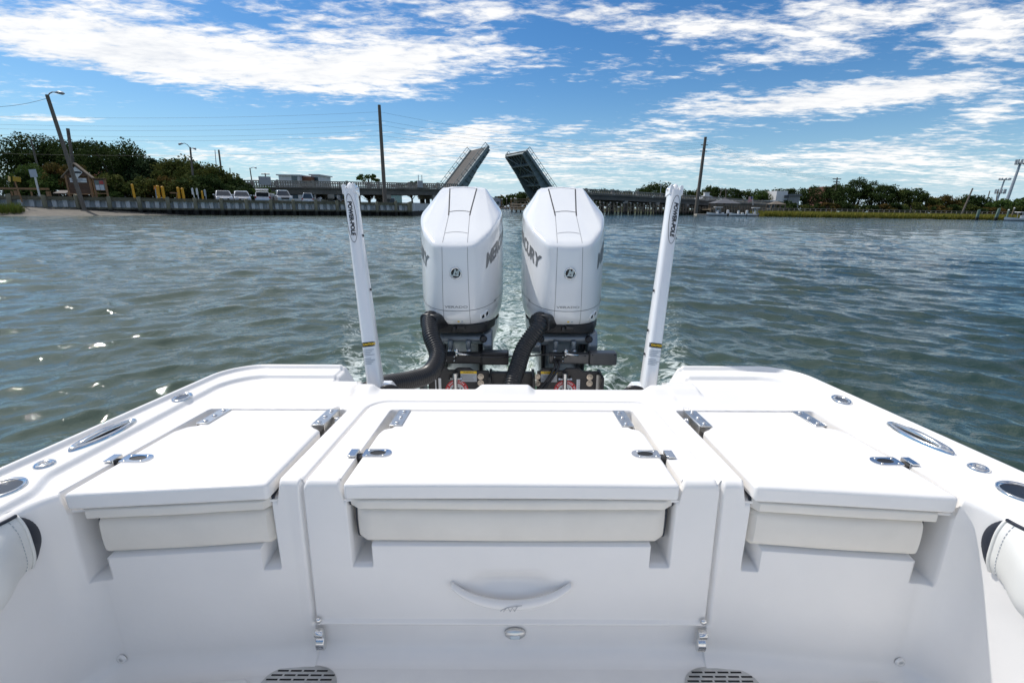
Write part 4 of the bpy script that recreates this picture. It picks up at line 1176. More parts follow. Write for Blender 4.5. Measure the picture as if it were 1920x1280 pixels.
for k, dx in enumerate((0, .022)):
    P = bez([(.262 + dx, 2.77, .605), (.250 + dx, 2.72, .57), (.20 + dx, 2.69, .50), (.155 + dx, 2.66, .455), (.10 + dx, 2.60, .40)], 12)
    b0 = P[-1]; mb = MB(); mb.tube([p - b0 for p in P], .0085, 10); o = mb.build('power_cable', BLACKP, None, smooth=True); o.matrix_world = HEELM @ Matrix.Translation(b0)
    tag(o, 'left of the two black cables crossing the right warning label' if k == 0 else 'right of the two black cables crossing the right warning label', 'cable', 'steering power cables')
# ------------------------------------------------------------------ shallow-water anchor poles
def anchor(sg, label):
    bx = sg * 0.598; bs = Vector((bx, 2.0, .72)); tp = Vector((sg * 0.703, 2.2, 1.562))
    an = thing('shallow_water_anchor', label, 'anchor pole', (bx, 2.0, .55), group='shallow-water anchor poles', heel=True)
    d = (tp - bs).normalized(); side = Vector((1, 0, 0)); side = (side - d * side.dot(d)).normalized(); fr = side.cross(d).normalized()
    if fr.y > 0: fr = -fr
    L_ = (tp - bs).length
    def P(s_, u, v): return bs + d * s_ + side * u + fr * v      # v towards the camera
    rows = []
    for i in range(24):
        t = i / 23; wd = 0.0335 - 0.0075 * t; dp = 0.045 - .010 * t
        row = []
        for k in range(25):
            a = 2 * math.pi * k / 24; ca, sa = math.cos(a), math.sin(a)
            row.append(tuple(P(-.12 + (L_ + .12) * t, wd * math.copysign(abs(ca) ** .55, ca), dp * math.copysign(abs(sa) ** .55, sa))))
        rows.append(row)
    mb = MB(); mb.grid(np.array(rows)); top = rows[-1][:-1]; k0 = len(mb.v); mb.add(top, [tuple(range(24))])
    arm = mb.build('arm', COWL, an, auto=40)
    for s2 in (-1, 1):
        mb = MB(); mb.prism([(-.008, -.02), (.008, -.02), (.008, .014), (.004, .022), (-.004, .022), (-.008, .014)], lambda a, b, k: tuple(P(L_ + b, s2 * .021 + a, k)), -.03, .03); mb.build('ear', COWL, an, bevel=.002)
        mb = MB(); mb.lathe([(.006, 0), (.0055, .004), (0, .005)], P(L_ + .005, s2 * .029, 0.0), ax=side * s2, n=10); mb.build('ear_bolt', STEELB, an, smooth=True)
    mb = MB(); pth = [P(L_ + s_, 0, .004) for s_ in (-.03, 0.0, .012, .022, .029, .033)]; mb.tube(pth, [.0165, .0165, .0150, .0118, .0070, .001], 18); mb.build('spike_tip', COWL, an, smooth=True)
    for (s_, s2) in ((.50 * L_, -1), (.50 * L_, 1), (.30 * L_, -1), (.77 * L_, 1), (.18 * L_, -1)):
        t = s_ / L_; mb = MB(); mb.lathe([(.006, 0), (.006, .004), (0, .006)], P(s_, s2 * (.036 - .009 * t), .006), ax=side * s2, n=10); mb.build('side_bolt', BLACKM, an)
    # oval brand decal reading downwards
    dep = lambda s_: 0.045 - .010 * ((s_ + .12) / (L_ + .12)) + .0012
    wdt = lambda s_: 0.0335 - 0.0075 * ((s_ + .12) / (L_ + .12))
    def S(s_, u):      # point on the camera-facing side of the arm
        q = min(1.0, abs(u) / wdt(s_)); cx_ = q ** (1 / .55); sa = math.sqrt(max(0, 1 - cx_ * cx_)) ** .55
        return P(s_, u, (dep(s_) - .0012) * sa + .0012)
    mid = L_ - .128; off = -sg * 0.0 + (.004 if sg > 0 else -.002)
    pts = [S(mid + .104 * math.sin(a), off + .0225 * math.cos(a) - sg * .0 * math.sin(a)) for a in np.linspace(0, 2 * math.pi, 61)]
    mb = MB(); rows = []
    for i, a in enumerate(np.linspace(0, 2 * math.pi, 61)):
        rows.append([tuple(S(mid + .104 * math.sin(a), off + .0218 * math.cos(a))), tuple(S(mid + .1015 * math.sin(a), off + .0200 * math.cos(a)))])
    mb.grid(np.array(rows)); mb.build('oval_outline', INK, arm)
    v, f = text_mesh('POWER-POLE', .0255, 0.12, .0011, 1.0)
    mb = MB(); mb.add([tuple(S(mid - a * .93, off + b * .95)) for a, b in v], f); mb.build('brand_lettering', INK, arm)['kind'] = 'stuff'
    # caution sticker and small print
    sc = .190
    mb = MB(); mb.grid(np.array([[tuple(S(sc, u)) for u in np.linspace(-.028, .028, 9)], [tuple(S(sc + .020, u)) for u in np.linspace(-.028, .028, 9)]])); st = mb.build('caution_sticker', INK, arm)
    v, f = text_mesh('CAUTION', .0125, 0, .0006, 1.0)
    mb = MB(); mb.add([tuple(S(sc + .010 + b, a * .9 + .004) + fr * .0006) for a, b in v], f); mb.build('sticker_word', YEL, st)['kind'] = 'stuff'
    mb = MB()
    for k in range(9):
        if k == 4: continue
        w_ = .024 - .004 * (k % 3)
        mb.grid(np.array([[tuple(S(sc - .012 - k * .0075, u)) for u in np.linspace(-.025, -.025 + 2 * w_, 7)], [tuple(S(sc - .0155 - k * .0075, u)) for u in np.linspace(-.025, -.025 + 2 * w_, 7)]]))
    mb.build('small_print', GLAB, arm)['kind'] = 'stuff'
    # base bracket and hydraulic line
    mb = MB(); mb.prism([(-.055, .42), (.055, .42), (.055, .705), (.03, .733), (-.03, .733), (-.055, .705)], lambda a, b, k: (bx + a * .8 - sg * .03, k, b), 1.93, 2.08); mb.build('base_bracket', COWL, an, bevel=.008, seg=3)
    mb = MB(); mb.tube(bez([(bx - sg * .01, 1.95, .70), (bx - sg * .05, 1.93, .752), (bx - sg * .10, 1.94, .748), (bx - sg * .13, 1.96, .69), (bx - sg * .13, 1.97, .60)], 8), .010, 10); mb.build('hydraulic_line', BLACKP, an, smooth=True)
anchor(-1, 'white anchor pole left of the motors with oval brand decal')
anchor(1, 'white anchor pole right of the motors with oval brand decal')
# ------------------------------------------------------------------ seawall
CONC = mat('weathered concrete', (0.30, 0.28, 0.25), 0.85, col2=(0.20, 0.185, 0.165), vscale=0.5, bump=0.15, bscale=6, world=True)
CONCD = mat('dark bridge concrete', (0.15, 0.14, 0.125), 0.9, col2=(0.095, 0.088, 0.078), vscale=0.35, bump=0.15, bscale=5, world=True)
WOOD = mat('weathered timber', (0.17, 0.135, 0.095), 0.85, col2=(0.10, 0.085, 0.065), vscale=3, bump=0.2, bscale=20, stretch=(1, 1, .25))
WOODB = mat('brown stained timber', (0.115, 0.062, 0.035), 0.8, col2=(0.075, 0.042, 0.026), vscale=3, bump=0.15, bscale=14, stretch=(.3, 1, 2))
WOODR = mat('tan timber', (0.24, 0.135, 0.065), 0.8, var=.2, vscale=3, stretch=(.3, 1, 1))
def stained(name, top, low, z0, z1):
    """clean above the tide line, dark with weed and oysters below it"""
    m = mat(name, top, 0.85, var=0.22, vscale=1.6, bump=0.2, bscale=7, world=True)
    nt = m.node_tree; N = nt.nodes; L = nt.links; b = N['Principled BSDF']
    src = b.inputs['Base Color'].links[0].from_socket
    g = N.new('ShaderNodeNewGeometry'); s = N.new('ShaderNodeSeparateXYZ'); L.new(g.outputs['Position'], s.inputs[0])
    nz = N.new('ShaderNodeTexNoise'); L.new(g.outputs['Position'], nz.inputs['Vector']); nz.inputs['Scale'].default_value = 1.8; nz.inputs['Detail'].default_value = 5
    a = N.new('ShaderNodeMath'); a.operation = 'MULTIPLY_ADD'; L.new(nz.outputs['Fac'], a.inputs[0]); a.inputs[1].default_value = 0.35; L.new(s.outputs[2], a.inputs[2])
    r = N.new('ShaderNodeMapRange'); L.new(a.outputs[0], r.inputs[0]); r.inputs[1].default_value = z0 + .17; r.inputs[2].default_value = z1 + .17
    mx = N.new('ShaderNodeMix'); mx.data_type = 'RGBA'; L.new(r.outputs[0], mx.inputs[0]); mx.inputs[6].default_value = (*low, 1); L.new(src, mx.inputs[7])
    L.new(mx.outputs[2], b.inputs['Base Color']); return m
PILEM = stained('green grey pile timber', (0.17, 0.16, 0.11), (0.012, 0.011, 0.009), 0.45, 0.75)
SHEETM = stained('grey vinyl sheet piling', (0.46, 0.47, 0.48), (0.013, 0.011, 0.009), 0.60, 0.66)
CAPM = mat('seawall cap timber', (0.135, 0.125, 0.085), 0.9, col2=(0.085, 0.08, 0.055), vscale=1.5, world=True)
WTOP = 1.70
sw = thing('seawall', 'grey sheet-pile seawall with timber piles along the left bank', 'seawall', tuple(wallp(20, 0)))
SWL = 62.0
npile = 26
ps = [0.3] + [2.0 + i * 2.42 for i in range(npile - 1)]
pm = None
for i, s_ in enumerate([0.0] + ps):
    p = wallp(s_, 0, .22); r_ = 0.19
    mb = MB(); rng = random.Random(i); top = WTOP + rng.uniform(.02, .16)
    mb.tube([(p.x, p.y, -.8), (p.x, p.y, 0.6), (p.x + rng.uniform(-.02, .02), p.y, top - .03), (p.x, p.y, top)], [r_ * 1.04, r_, r_ * .95, r_ * .86], 9)
    mb.build('pile', PILEM, sw, smooth=False, auto=40)
for i in range(len(ps) - 1):
    a, b = ps[i], ps[i + 1]; pts = []
    x = a
    n_ = max(1, int(round((b - a) / 0.8))); pt = (b - a) / n_
    for k in range(n_):
        x0 = a + k * pt
        pts += [(x0, 0.0), (x0 + pt * .40, 0.0), (x0 + pt * .50, -.32), (x0 + pt * .90, -.32)]
    pts.append((b, 0.0))
    rows = [[tuple(wallp(u, -.8, v + .02)) for u, v in pts], [tuple(wallp(u, WTOP - .30, v + .02)) for u, v in pts]]
    mb = MB(); mb.grid(np.array(rows), flip=True); mb.build('sheet_panel', SHEETM, sw)
for z0, z1, o0, o1 in ((WTOP - .10, WTOP - .02, -.38, .10), (WTOP - .34, WTOP - .11, .03, .16), (0.50, 0.70, .03, .15)):
    nb = 10
    for k in range(nb):
        a = -0.1 + k * (SWL / nb); b = a + SWL / nb - .02
        mb = MB(); q = [wallp(a, 0, o0), wallp(b, 0, o0), wallp(b, 0, o1), wallp(a, 0, o1)]
        mb.prism([(c.x, c.y) for c in q], lambda u, v, k_: (u, v, k_), z0, z1); mb.build('cap_board' if z1 > 1 else 'wale', CAPM if z1 > 1 else PILEM, sw)
mb = MB(); q = [wallp(-.05, 0, .1), wallp(-.05, 0, -18)]
for (z0, z1, m_, n_) in ((-.8, WTOP - .1, SHEETM, 'end_panel'), (WTOP - .1, WTOP - .02, CAPM, 'end_cap')):
    mb = MB(); mb.prism([(-13.72, 65.6), (-13.4, 65.6), (-13.3, 84), (-13.62, 84)], lambda u, v, k_: (u, v, k_), z0, z1); mb.build(n_, m_, sw)
# riprap below the bridge abutment
rng = random.Random(5)
ROCKM = mat('riprap stone', (0.14, 0.105, 0.085), 0.9, var=.35, vscale=1.5, bump=.3, bscale=4)
for i in range(26):
    x = -15.4 - rng.uniform(0, 1) * 2.2 + i * .03; y = 86 + i * 1.3; z = rng.uniform(-.1, 1.0)
    mb = MB(); mb.sphere((0, 0, 0), rng.uniform(.55, .95), 7, 5, (1, 1, .7)); mb.v = [tuple(c * rng.uniform(.85, 1.15) for c in v) for v in mb.v]
    o = mb.build('rock', ROCKM); o.location = (x + 1.6 * (1 - z), y, z); tag(o, 'brown riprap boulder heaped below the bridge abutment', 'rock', 'riprap below the bridge')

# ------------------------------------------------------------------ trees
LEAFS = {}
def leafmat(name, a, b, tr=0.25):
    if name in LEAFS: return LEAFS[name]
    m = bpy.data.materials.new(name); m.use_nodes = True; nt = m.node_tree; N = nt.nodes; L = nt.links
    p = N['Principled BSDF']; at_ = N.new('ShaderNodeAttribute'); at_.attribute_name = 'tint'
    r = N.new('ShaderNodeValToRGB'); L.new(at_.outputs['Fac'], r.inputs[0])
    r.color_ramp.elements[0].color = (*a, 1); r.color_ramp.elements[1].color = (*b, 1)
    L.new(r.outputs[0], p.inputs['Base Color']); p.inputs['Roughness'].default_value = .85; p.inputs['Specular IOR Level'].default_value = .05
    t = N.new('ShaderNodeBsdfTranslucent'); L.new(r.outputs[0], t.inputs[0])
    mx = N.new('ShaderNodeMixShader'); mx.inputs[0].default_value = tr
    L.new(p.outputs[0], mx.inputs[1]); L.new(t.outputs[0], mx.inputs[2]); L.new(mx.outputs[0], N['Material Output'].inputs[0])
    LEAFS[name] = m; return m
LF = [leafmat('dark oak leaves', (0.022, 0.040, 0.012), (0.060, 0.085, 0.026)),
      leafmat('olive leaves', (0.045, 0.062, 0.016), (0.115, 0.120, 0.032)),
      leafmat('fresh green leaves', (0.040, 0.075, 0.018), (0.095, 0.135, 0.038)),
      leafmat('turning leaves', (0.055, 0.055, 0.016), (0.150, 0.085, 0.028)),
      leafmat('pine needles', (0.018, 0.034, 0.014), (0.045, 0.070, 0.030))]
BARK = mat('bark', (0.085, 0.068, 0.052), .95, col2=(0.05, 0.042, 0.035), vscale=3, bump=.3, bscale=12)
def leaves(rng, centres, radii, per, size, flat=0.75):
    """leaf-sized quads spread through clump volumes"""
    n = len(centres) * per
    C = np.repeat(np.array(centres), per, 0); Rr = np.repeat(np.array(radii), per)[:, None]
    D = rng.normal(size=(n, 3)); D /= np.linalg.norm(D, axis=1)[:, None]
    rad = rng.uniform(0.25, 1.0, (n, 1)) ** 0.6
    P = C + D * Rr * rad * np.array([1, 1, flat])
    A = rng.normal(size=(n, 3)) + D * .6; A /= np.linalg.norm(A, axis=1)[:, None]
    B = np.cross(A, rng.normal(size=(n, 3))); B /= np.linalg.norm(B, axis=1)[:, None]
    T = np.cross(A, B); s = (size * rng.uniform(.55, 1.3, (n, 1)))
    V = np.stack([P - B * s * .6, P - T * s * .38, P + B * s * .6, P + T * s * .38], 1).reshape(-1, 3)
    F = np.arange(n * 4).reshape(-1, 4)
    tint = np.repeat(np.clip(np.repeat(rng.uniform(.05, .75, len(centres)), per) + rng.normal(size=n) * .16, 0, 1), 4)
    return V, F, tint
def qmesh(name, V, F, tint):
    me = bpy.data.meshes.new(name)
    me.vertices.add(len(V)); me.vertices.foreach_set('co', V.ravel().astype(np.float32))
    me.loops.add(F.size); me.loops.foreach_set('vertex_index', F.ravel().astype(np.int32))
    me.polygons.add(len(F)); me.polygons.foreach_set('loop_start', np.arange(0, F.size, 4, dtype=np.int32)); me.polygons.foreach_set('loop_total', np.full(len(F), 4, dtype=np.int32))
    me.update(calc_edges=True)
    a = me.attributes.new('tint', 'FLOAT', 'POINT'); a.data.foreach_set('value', tint.astype(np.float32))
    return me
def tree(name, label, cat, loc, h, rx, kind, size, seed, n_cl=26, per=110, low=0.35, group=None, rz_=None, gaps=0.0, ry=None):
    """trunk with limbs reaching into leaf clumps; h is the full height, rx the crown half width"""
    rng = np.random.default_rng(seed); loc = Vector(loc)
    t = thing(name, label, cat, tuple(loc), 0.0, group)
    cz = h * (1 + low) / 2; hz = h * (1 - low) / 2; ry = ry or rx
    cs, rs = [], []
    k = 0
    while len(cs) < n_cl and k < 4000:
        k += 1
        d = rng.normal(size=3); d /= np.linalg.norm(d); q = rng.uniform(.35, 1.0) ** .5
        c = np.array([d[0] * rx * q * .80, d[1] * ry * q * .80, cz + d[2] * hz * q * .80])
        if d[2] < -.2 and rng.uniform() < .45 + gaps * .4: continue
        if gaps and rng.uniform() < gaps * (1 - q) : continue
        cs.append(c); rs.append(rng.uniform(.20, .36) * min(rx, hz * 1.35))
    V, F, tint = leaves(rng, cs, rs, per, size)
    V[:, 2] = np.maximum(V[:, 2], 0.02)
    link('crown', qmesh('crown', V, F, tint), LF[kind], t)
    mb = MB(); r0 = 0.028 * h + .05; lean = rng.uniform(-.06, .06, 2) * h
    top = Vector((lean[0], lean[1], cz + hz * .45))
    tr = [Vector((0, 0, -.2)), Vector((lean[0] * .15, 0, h * low * .6)), Vector((lean[0] * .5, lean[1] * .4, h * low + .1 * h)), top]
    mb.tube(tr, [r0 * 1.25, r0, r0 * .75, r0 * .2], 7)
    for i in rng.choice(len(cs), min(len(cs), 11), replace=False):
        s0 = tr[1].lerp(tr[2], float(rng.uniform(.2, 1.0))); e = Vector(cs[i]); m_ = s0.lerp(e, .5) + Vector((0, 0, -.05 * h * float(rng.uniform(-.5, 1))))
        mb.tube([s0, m_, e], [r0 * .45, r0 * .30, r0 * .07], 5)
    mb.build('trunk', BARK, t, smooth=True)
    return t
def tree_px(label, px, ptop, Y, rx, kind, size, seed, zg, name='tree', cat='tree', **k):
    p = at(px, ptop, Y); h = p.z - zg
    return tree(name, label, cat, (p.x, p.y, zg), h, rx, kind, size, seed, **k)
GL = 'trees on the left bank'
TL = [  # px, top, Y, crown half width, kind, clumps, label
    (12, 272, 79, 5.2, 0, 26, 'dark oak at the far left edge, lower than its neighbour'),
    (66, 240, 82, 5.8, 0, 30, 'tallest dark oak on the left bank, sky showing between its limbs'),
    (112, 252, 83, 4.8, 0, 22, 'dark oak just left of the leaning lamp pole'),
    (160, 256, 80, 5.0, 0, 28, 'dark oak directly behind the leaning lamp pole'),
    (205, 255, 77, 5.4, 0, 30, 'broad dark oak right of the cut-off utility pole'),
    (243, 280, 78, 3.6, 0, 20, 'oak on the falling right shoulder of the left wood'),
    (276, 291, 76, 3.4, 4, 18, 'dark conifer left of the twin-arm light'),
    (305, 296, 78, 3.2, 4, 16, 'ragged dark conifer with gaps beside the twin-arm light'),
    (340, 289, 75, 4.2, 1, 26, 'rounded olive tree just left of the twin-arm light'),
    (376, 300, 74, 4.0, 1, 24, 'olive tree just right of the twin-arm light'),
    (408, 316, 74, 3.6, 1, 22, 'yellow-green tree sloping down towards the bridge'),
    (434, 331, 73, 3.0, 0, 18, 'last dark tree before the bridge railing'),
]
for i, (px, pt, Y, rx, kd, nc, lab) in enumerate(TL):
    tree_px(lab, px, pt, Y, rx, kd, .30, 100 + i, LEFT_Z, n_cl=nc + 22, per=110, low=.10, group=GL, gaps=.9 if i < 4 else .2)
BU = [  # nearer shrubs and hedges
    (18, 312, 62, 3.2, 0, 'dark bush behind the rail fence at the left edge'), (58, 305, 63, 3.2, 2, 'pale green bush above the yellow diamond signs'),
    (92, 318, 61, 2.6, 2, 'green bush behind the blank white sign'), (118, 296, 62, 3.0, 3, 'bush with reddish turning leaves left of the notice board'),
    (150, 320, 62, 2.6, 3, 'olive bush behind the notice board'), (205, 318, 60, 2.2, 1, 'small olive tree just right of the notice board'),
    (232, 342, 60, 2.2, 2, 'low green bush beside the first yellow bollard'), (272, 328, 61, 3.0, 1, 'clipped hedge section left of the yellow bollards'),
    (305, 331, 62, 3.0, 3, 'brownish hedge section behind the paired yellow bollards'), (340, 327, 62, 2.8, 1, 'hedge section with yellowish tips, left of the white posts'),
    (376, 324, 63, 3.6, 0, 'large dark rounded shrub behind the white posts'), (404, 338, 64, 2.2, 0, 'dark shrub at the end of the hedge beside the first car'),
    (430, 343, 68, 2.4, 0, 'dark shrub behind the silver cars'), (450, 350, 70, 2.0, 4, 'pointed shrub under the bridge railing end'),
    (473, 349, 72, 1.9, 2, 'light green bush behind the open-tailgate car'), (494, 347, 73, 1.8, 2, 'round bush under the first bridge pier'),
]
for i, (px, pt, Y, rx, kd, lab) in enumerate(BU):
    tree_px(lab, px, pt, Y, rx, kd, .26, 200 + i, LEFT_Z, name='shrub', cat='shrub', n_cl=34, per=95, low=-.15, group='shrubs on the left bank')
for i, (px, pt, Y, rx, kd, nc, gp, lab) in enumerate([
    (690, 325, 118, 3.6, 2, 14, .95, 'sparse light green tree rising above the bridge railing'),
    (690, 352, 108, 4.2, 0, 26, 0, 'dark tree in the shade beneath the bridge, left of the tall pole'),
    (772, 338, 116, 4.0, 0, 26, .1, 'dark tree beneath the bridge by the water'),
    (655, 362, 104, 2.0, 1, 14, 0, 'low yellowish bush under the bridge span'),
    (612, 358, 100, 2.2, 1, 14, 0, 'yellow-green bush beside the parked white van'),
    (795, 350, 112, 2.6, 0, 18, 0, 'dark waterside bush above the riprap')]):
    tree_px(lab, px, pt, Y, rx, kd, .32, 300 + i, LEFT_Z, n_cl=nc, per=90, low=.28 if gp < .5 else .6, group='trees around the bridge', gaps=gp)
GR = 'trees on the right bank'
TR_ = [
    (1132, 351, 190, 4.5, 0, 'low tree just right of the raised leaf'), (1158, 349, 185, 3.2, 0, 'small umbrella-shaped tree above the causeway'),
    (1180, 356, 185, 4, 1, 'low olive tree above the causeway railing'), (1205, 352, 180, 4.5, 0, 'tree left of the big oak behind the right pole'),
    (1228, 338, 175, 5.8, 0, 'big dark oak left of the right anchor pole'), (1252, 342, 172, 5.0, 0, 'oak partly behind the right anchor pole'),
    (1290, 352, 172, 4.6, 0, 'tree between the anchor pole and the tall utility pole'), (1320, 349, 168, 4.6, 1, 'tree around the foot of the tall right utility pole'),
    (1345, 344, 165, 4.6, 0, 'oak above the pavilion roof'), (1375, 350, 172, 3.8, 0, 'round dark tree right of the pavilion roof peak'),
    (1398, 353, 172, 3.8, 0, 'round dark tree left of the flag'), (1425, 353, 170, 4.4, 2, 'greener tree behind the flag'),
    (1448, 351, 172, 4.4, 0, 'dark tree beside the white building'), (1478, 347, 185, 4.6, 0, 'tree above the white building roof'),
    (1522, 346, 170, 4.8, 0, 'tree between the white building and the brick building'), (1566, 335, 176, 4.0, 0, 'tall crown above the brick building'),
    (1588, 342, 164, 4.8, 0, 'oak just right of the brick building'), (1612, 331, 166, 5.6, 0, 'highest oak on the right bank'),
    (1642, 337, 164, 4.8, 0, 'oak right of the highest one'), (1664, 341, 160, 4.4, 0, 'oak on the right shoulder of the right wood'),
    (1690, 351, 160, 4.6, 1, 'olive tree above the middle of the boardwalk'), (1714, 346, 158, 4.4, 0, 'oak with ragged right side above the boardwalk'),
    (1742, 366, 158, 4.6, 1, 'lower tree where the right wood dips'), (1772, 364, 158, 4.6, 3, 'thin grey-brown tree in the dip of the right wood'),
    (1802, 374, 158, 4.4, 1, 'low tree left of the leaning grey pole'), (1830, 361, 158, 5.2, 0, 'dark round tree right of the leaning grey pole'),
    (1862, 378, 158, 4.4, 0, 'low tree below the small cell mast'), (1888, 371, 152, 5.0, 2, 'bright green tree near the right edge'),
    (1925, 369, 152, 5.5, 2, 'bright green tree cut by the right edge'), (1965, 365, 155, 6, 0, 'tree just beyond the right edge'),
]
for i, (px, pt, Y, rx, kd, lab) in enumerate(TR_):
    tree_px(lab, px, pt, Y, rx, kd, .42, 400 + i, RIGHT_Z, n_cl=40, per=85, low=.05, group=GR, gaps=.35 if pt < 350 else 0)
for i in range(19):
    px = 1476 + i * 26; pt = 374 + (i * 7) % 9 + i * .45
    lab = 'undergrowth shrub number %s along the boardwalk' % i
    words = ['beside the white building', 'left of the brick building', 'under the brick building', 'right of the brick building', 'below the tall crown', 'under the highest oak', 'below the oak shoulder', 'under the ragged oak', 'in the dip of the wood', 'beneath the thin tree', 'left of the leaning grey pole', 'around the leaning grey pole', 'right of the leaning grey pole', 'behind the first green pile', 'between the green piles', 'behind the tallest green pile', 'left of the right-hand boat', 'behind the right-hand boat', 'at the right edge'][i]
    tree_px('dark low shrub lining the boardwalk ' + words, px, pt, 147, 3.6, (0, 1, 0, 3)[i % 4], .40, 500 + i, RIGHT_Z, name='shrub', cat='shrub', n_cl=30, per=80, low=-.15, group='shrubs behind the boardwalk')
for i, (px, pt, Y, rx) in enumerate([(925, 367, 330, 9), (942, 366, 325, 8), (958, 364, 320, 8), (972, 360, 315, 8), (985, 357, 310, 8), (1010, 358, 300, 9), (1060, 352, 260, 8), (1090, 352, 250, 8), (1110, 353, 240, 7)]):
    tree_px(['far tree behind the white-roofed dock house', 'far tree right of the dock house', 'far tree in the gap between the motors', 'far tree left of the bridge pier', 'far tree behind the bridge pier', 'far tree behind the right leaf base', 'far tree above the right motor', 'far tree right of the raised leaf girder', 'far tree at the end of the raised leaf'][i], px, pt, Y, rx, (0, 3, 0, 0)[i % 4], .8, 600 + i, RIGHT_Z, n_cl=30, per=70, low=-.1, group='far trees beyond the bridge')

rng = np.random.default_rng(77); cs = []; rs = []
for k in range(170):
    px = 1120 + k * 5.2 + rng.uniform(-3, 3); q = at(px, 384, 205 + rng.uniform(-12, 12)); cs.append((q.x, q.y, rng.uniform(1.0, 5.2))); rs.append(rng.uniform(2.0, 3.4))
V_, F_, t_ = leaves(rng, cs, rs, 55, .7); V_[:, 2] = np.maximum(V_[:, 2], RIGHT_Z)
o = link('distant_wood', qmesh('distant_wood', V_, F_, t_), LF[0]); o['kind'] = 'stuff'; o['label'] = 'distant dark wood closing the gaps behind the right bank'; o['category'] = 'wood'
# ------------------------------------------------------------------ grass
def blades(name, label, roots, h, wd, cols, seed, sub=3):
    rng = np.random.default_rng(seed); roots = np.array(roots); n = len(roots)
    a = rng.uniform(0, 6.283, n); hh = h * rng.uniform(.55, 1.15, n); ln = rng.normal(size=(n, 2)) * .18 * hh[:, None]
    dx = np.stack([np.cos(a), np.sin(a), 0 * a], 1) * wd * rng.uniform(.6, 1.3, n)[:, None]
    tip = roots + np.column_stack([ln, hh]); mid = roots + np.column_stack([ln * .35, hh * .55])
    V = np.stack([roots - dx, roots + dx, mid + dx * .7, mid - dx * .7, tip + dx * .1, tip - dx * .1], 1).reshape(-1, 3)
    k = np.arange(n)[:, None] * 6
    F = np.concatenate([k + np.array([[0, 1, 2, 3]]), k + np.array([[3, 2, 4, 5]])])
    me = qmesh(name, V, F, np.repeat(rng.uniform(0, 1, n), 6))
    o = link(name, me, cols); o['kind'] = 'stuff'; o['label'] = label; o['category'] = 'grass'; return o
rng = np.random.default_rng(4)
rts = []
for i in range(26000):
    t = rng.uniform(0, 1) ** .9; px = 1430 + t * 610; g = ground(px, 406.0 + (px - 1405) / 640 * 9.3, 0)
    u = rng.uniform(0, 1) ** 1.3; dpt = .3 + u * (9 if px > 1440 else 5); rts.append((g.x, g.y + dpt + .6 * math.sin(px * .07), .02 + .02 * dpt))
blades('marsh_grass', 'yellow-green marsh grass along the right shore', rts, 1.15, .095, leafmat('marsh grass blades', (0.15, 0.165, 0.028), (0.30, 0.26, 0.06), .35), 9)
rts = []
for i in range(5200):
    s_ = rng.uniform(36.6, 48); c = max(0, (s_ - 36.0)) * .55; o_ = rng.uniform(3.0, 4.6 + min(3.4, c))
    p = wallp(s_, .10 + .3 * rng.uniform(), o_); rts.append(tuple(p))
blades('shore_grass', 'bright green grass tuft on the beach at the left edge', rts, .75, .022, leafmat('shore grass blades', (0.060, 0.10, 0.018), (0.15, 0.17, 0.04), .3), 10)

# ------------------------------------------------------------------ bridge
STEELG = mat('grey green bridge steel', (0.20, 0.25, 0.255), .55, col2=(0.14, 0.175, 0.18), vscale=.8, world=True)
DECKM = mat('open grating road', (0.070, 0.064, 0.058), .8, var=.25, vscale=2)
BA = R(26.5); BO = Vector((3.1, 112.0, 0))
BE = Vector((math.cos(BA), math.sin(BA), 0)); BW = Vector((-math.sin(BA), math.cos(BA), 0))
def bp_(u, w_, z): return BO + BE * u + BW * w_ + Vector((0, 0, z))
def deckz(u):     # road level
    return float(np.interp(u, [-140, -62, -55, -42, -20, -15, 8, 18, 40, 60, 90, 130], [1.7, 3.6, 4.0, 4.25, 4.6, 4.65, 4.6, 4.55, 4.1, 3.55, 2.7, 1.9]))
def span(thing_, u0, u1, nm='deck'):
    n_ = 6; top = []; 
    for w0, w1, zt, zb, m_, part in ((-.2, 10.2, 0.0, -.28, CONCD, 'road_slab'), (0.1, .75, -.28, -1.25, CONC if False else CONCD, 'girder'), (3.1, 3.7, -.28, -1.2, CONCD, 'girder'), (6.3, 6.9, -.28, -1.2, CONCD, 'girder'), (9.3, 9.9, -.28, -1.25, CONCD, 'girder')):
        mb = MB(); rows = []
        us = np.linspace(u0, u1, n_)
        poly = [(u, deckz(u) + zt) for u in us] + [(u, deckz(u) + zb) for u in us[::-1]]
        mb.prism(poly, lambda a, b, k: tuple(bp_(a, k, b)), w0, w1); mb.build(part, m_, thing_)
def balustrade(thing_, u0, u1, w_, step=.42):
    mb = MB(); us = np.arange(u0, u1, step)
    for i, u in enumerate(us):
        z = deckz(u); c = bp_(u, w_, z + .55)
        if i % 14 == 0: continue
        mb.box(c, (.20, .16, .66), rz=BA)
    o = mb.build('balusters', CONC, thing_); o['kind'] = 'stuff'
    for (a, b, wd) in ((.86, 1.06, .34), (.06, .24, .30)):
        seg = np.linspace(u0, u1, max(2, int((u1 - u0) / 6)))
        mb = MB(); poly = [(u, deckz(u) + a) for u in seg] + [(u, deckz(u) + b) for u in seg[::-1]]
        mb.prism(poly, lambda p, q, k: tuple(bp_(p, k, q)), w_ - wd / 2, w_ + wd / 2); mb.build('rail', CONC, thing_)
    for i, u in enumerate(us):
        if i % 14 == 0:
            mb = MB(); mb.box(bp_(u, w_, deckz(u) + .58), (.42, .42, 1.2), rz=BA); mb.build('rail_post', CONC, thing_)
LB = thing('bridge_approach', 'concrete bridge approach with balustrade running in from the left', 'bridge', tuple(bp_(-30, 5, 0)))
span(LB, -62, -17.2); balustrade(LB, -62, -16.6, 0.0); balustrade(LB, -62, -16.6, 9.9)
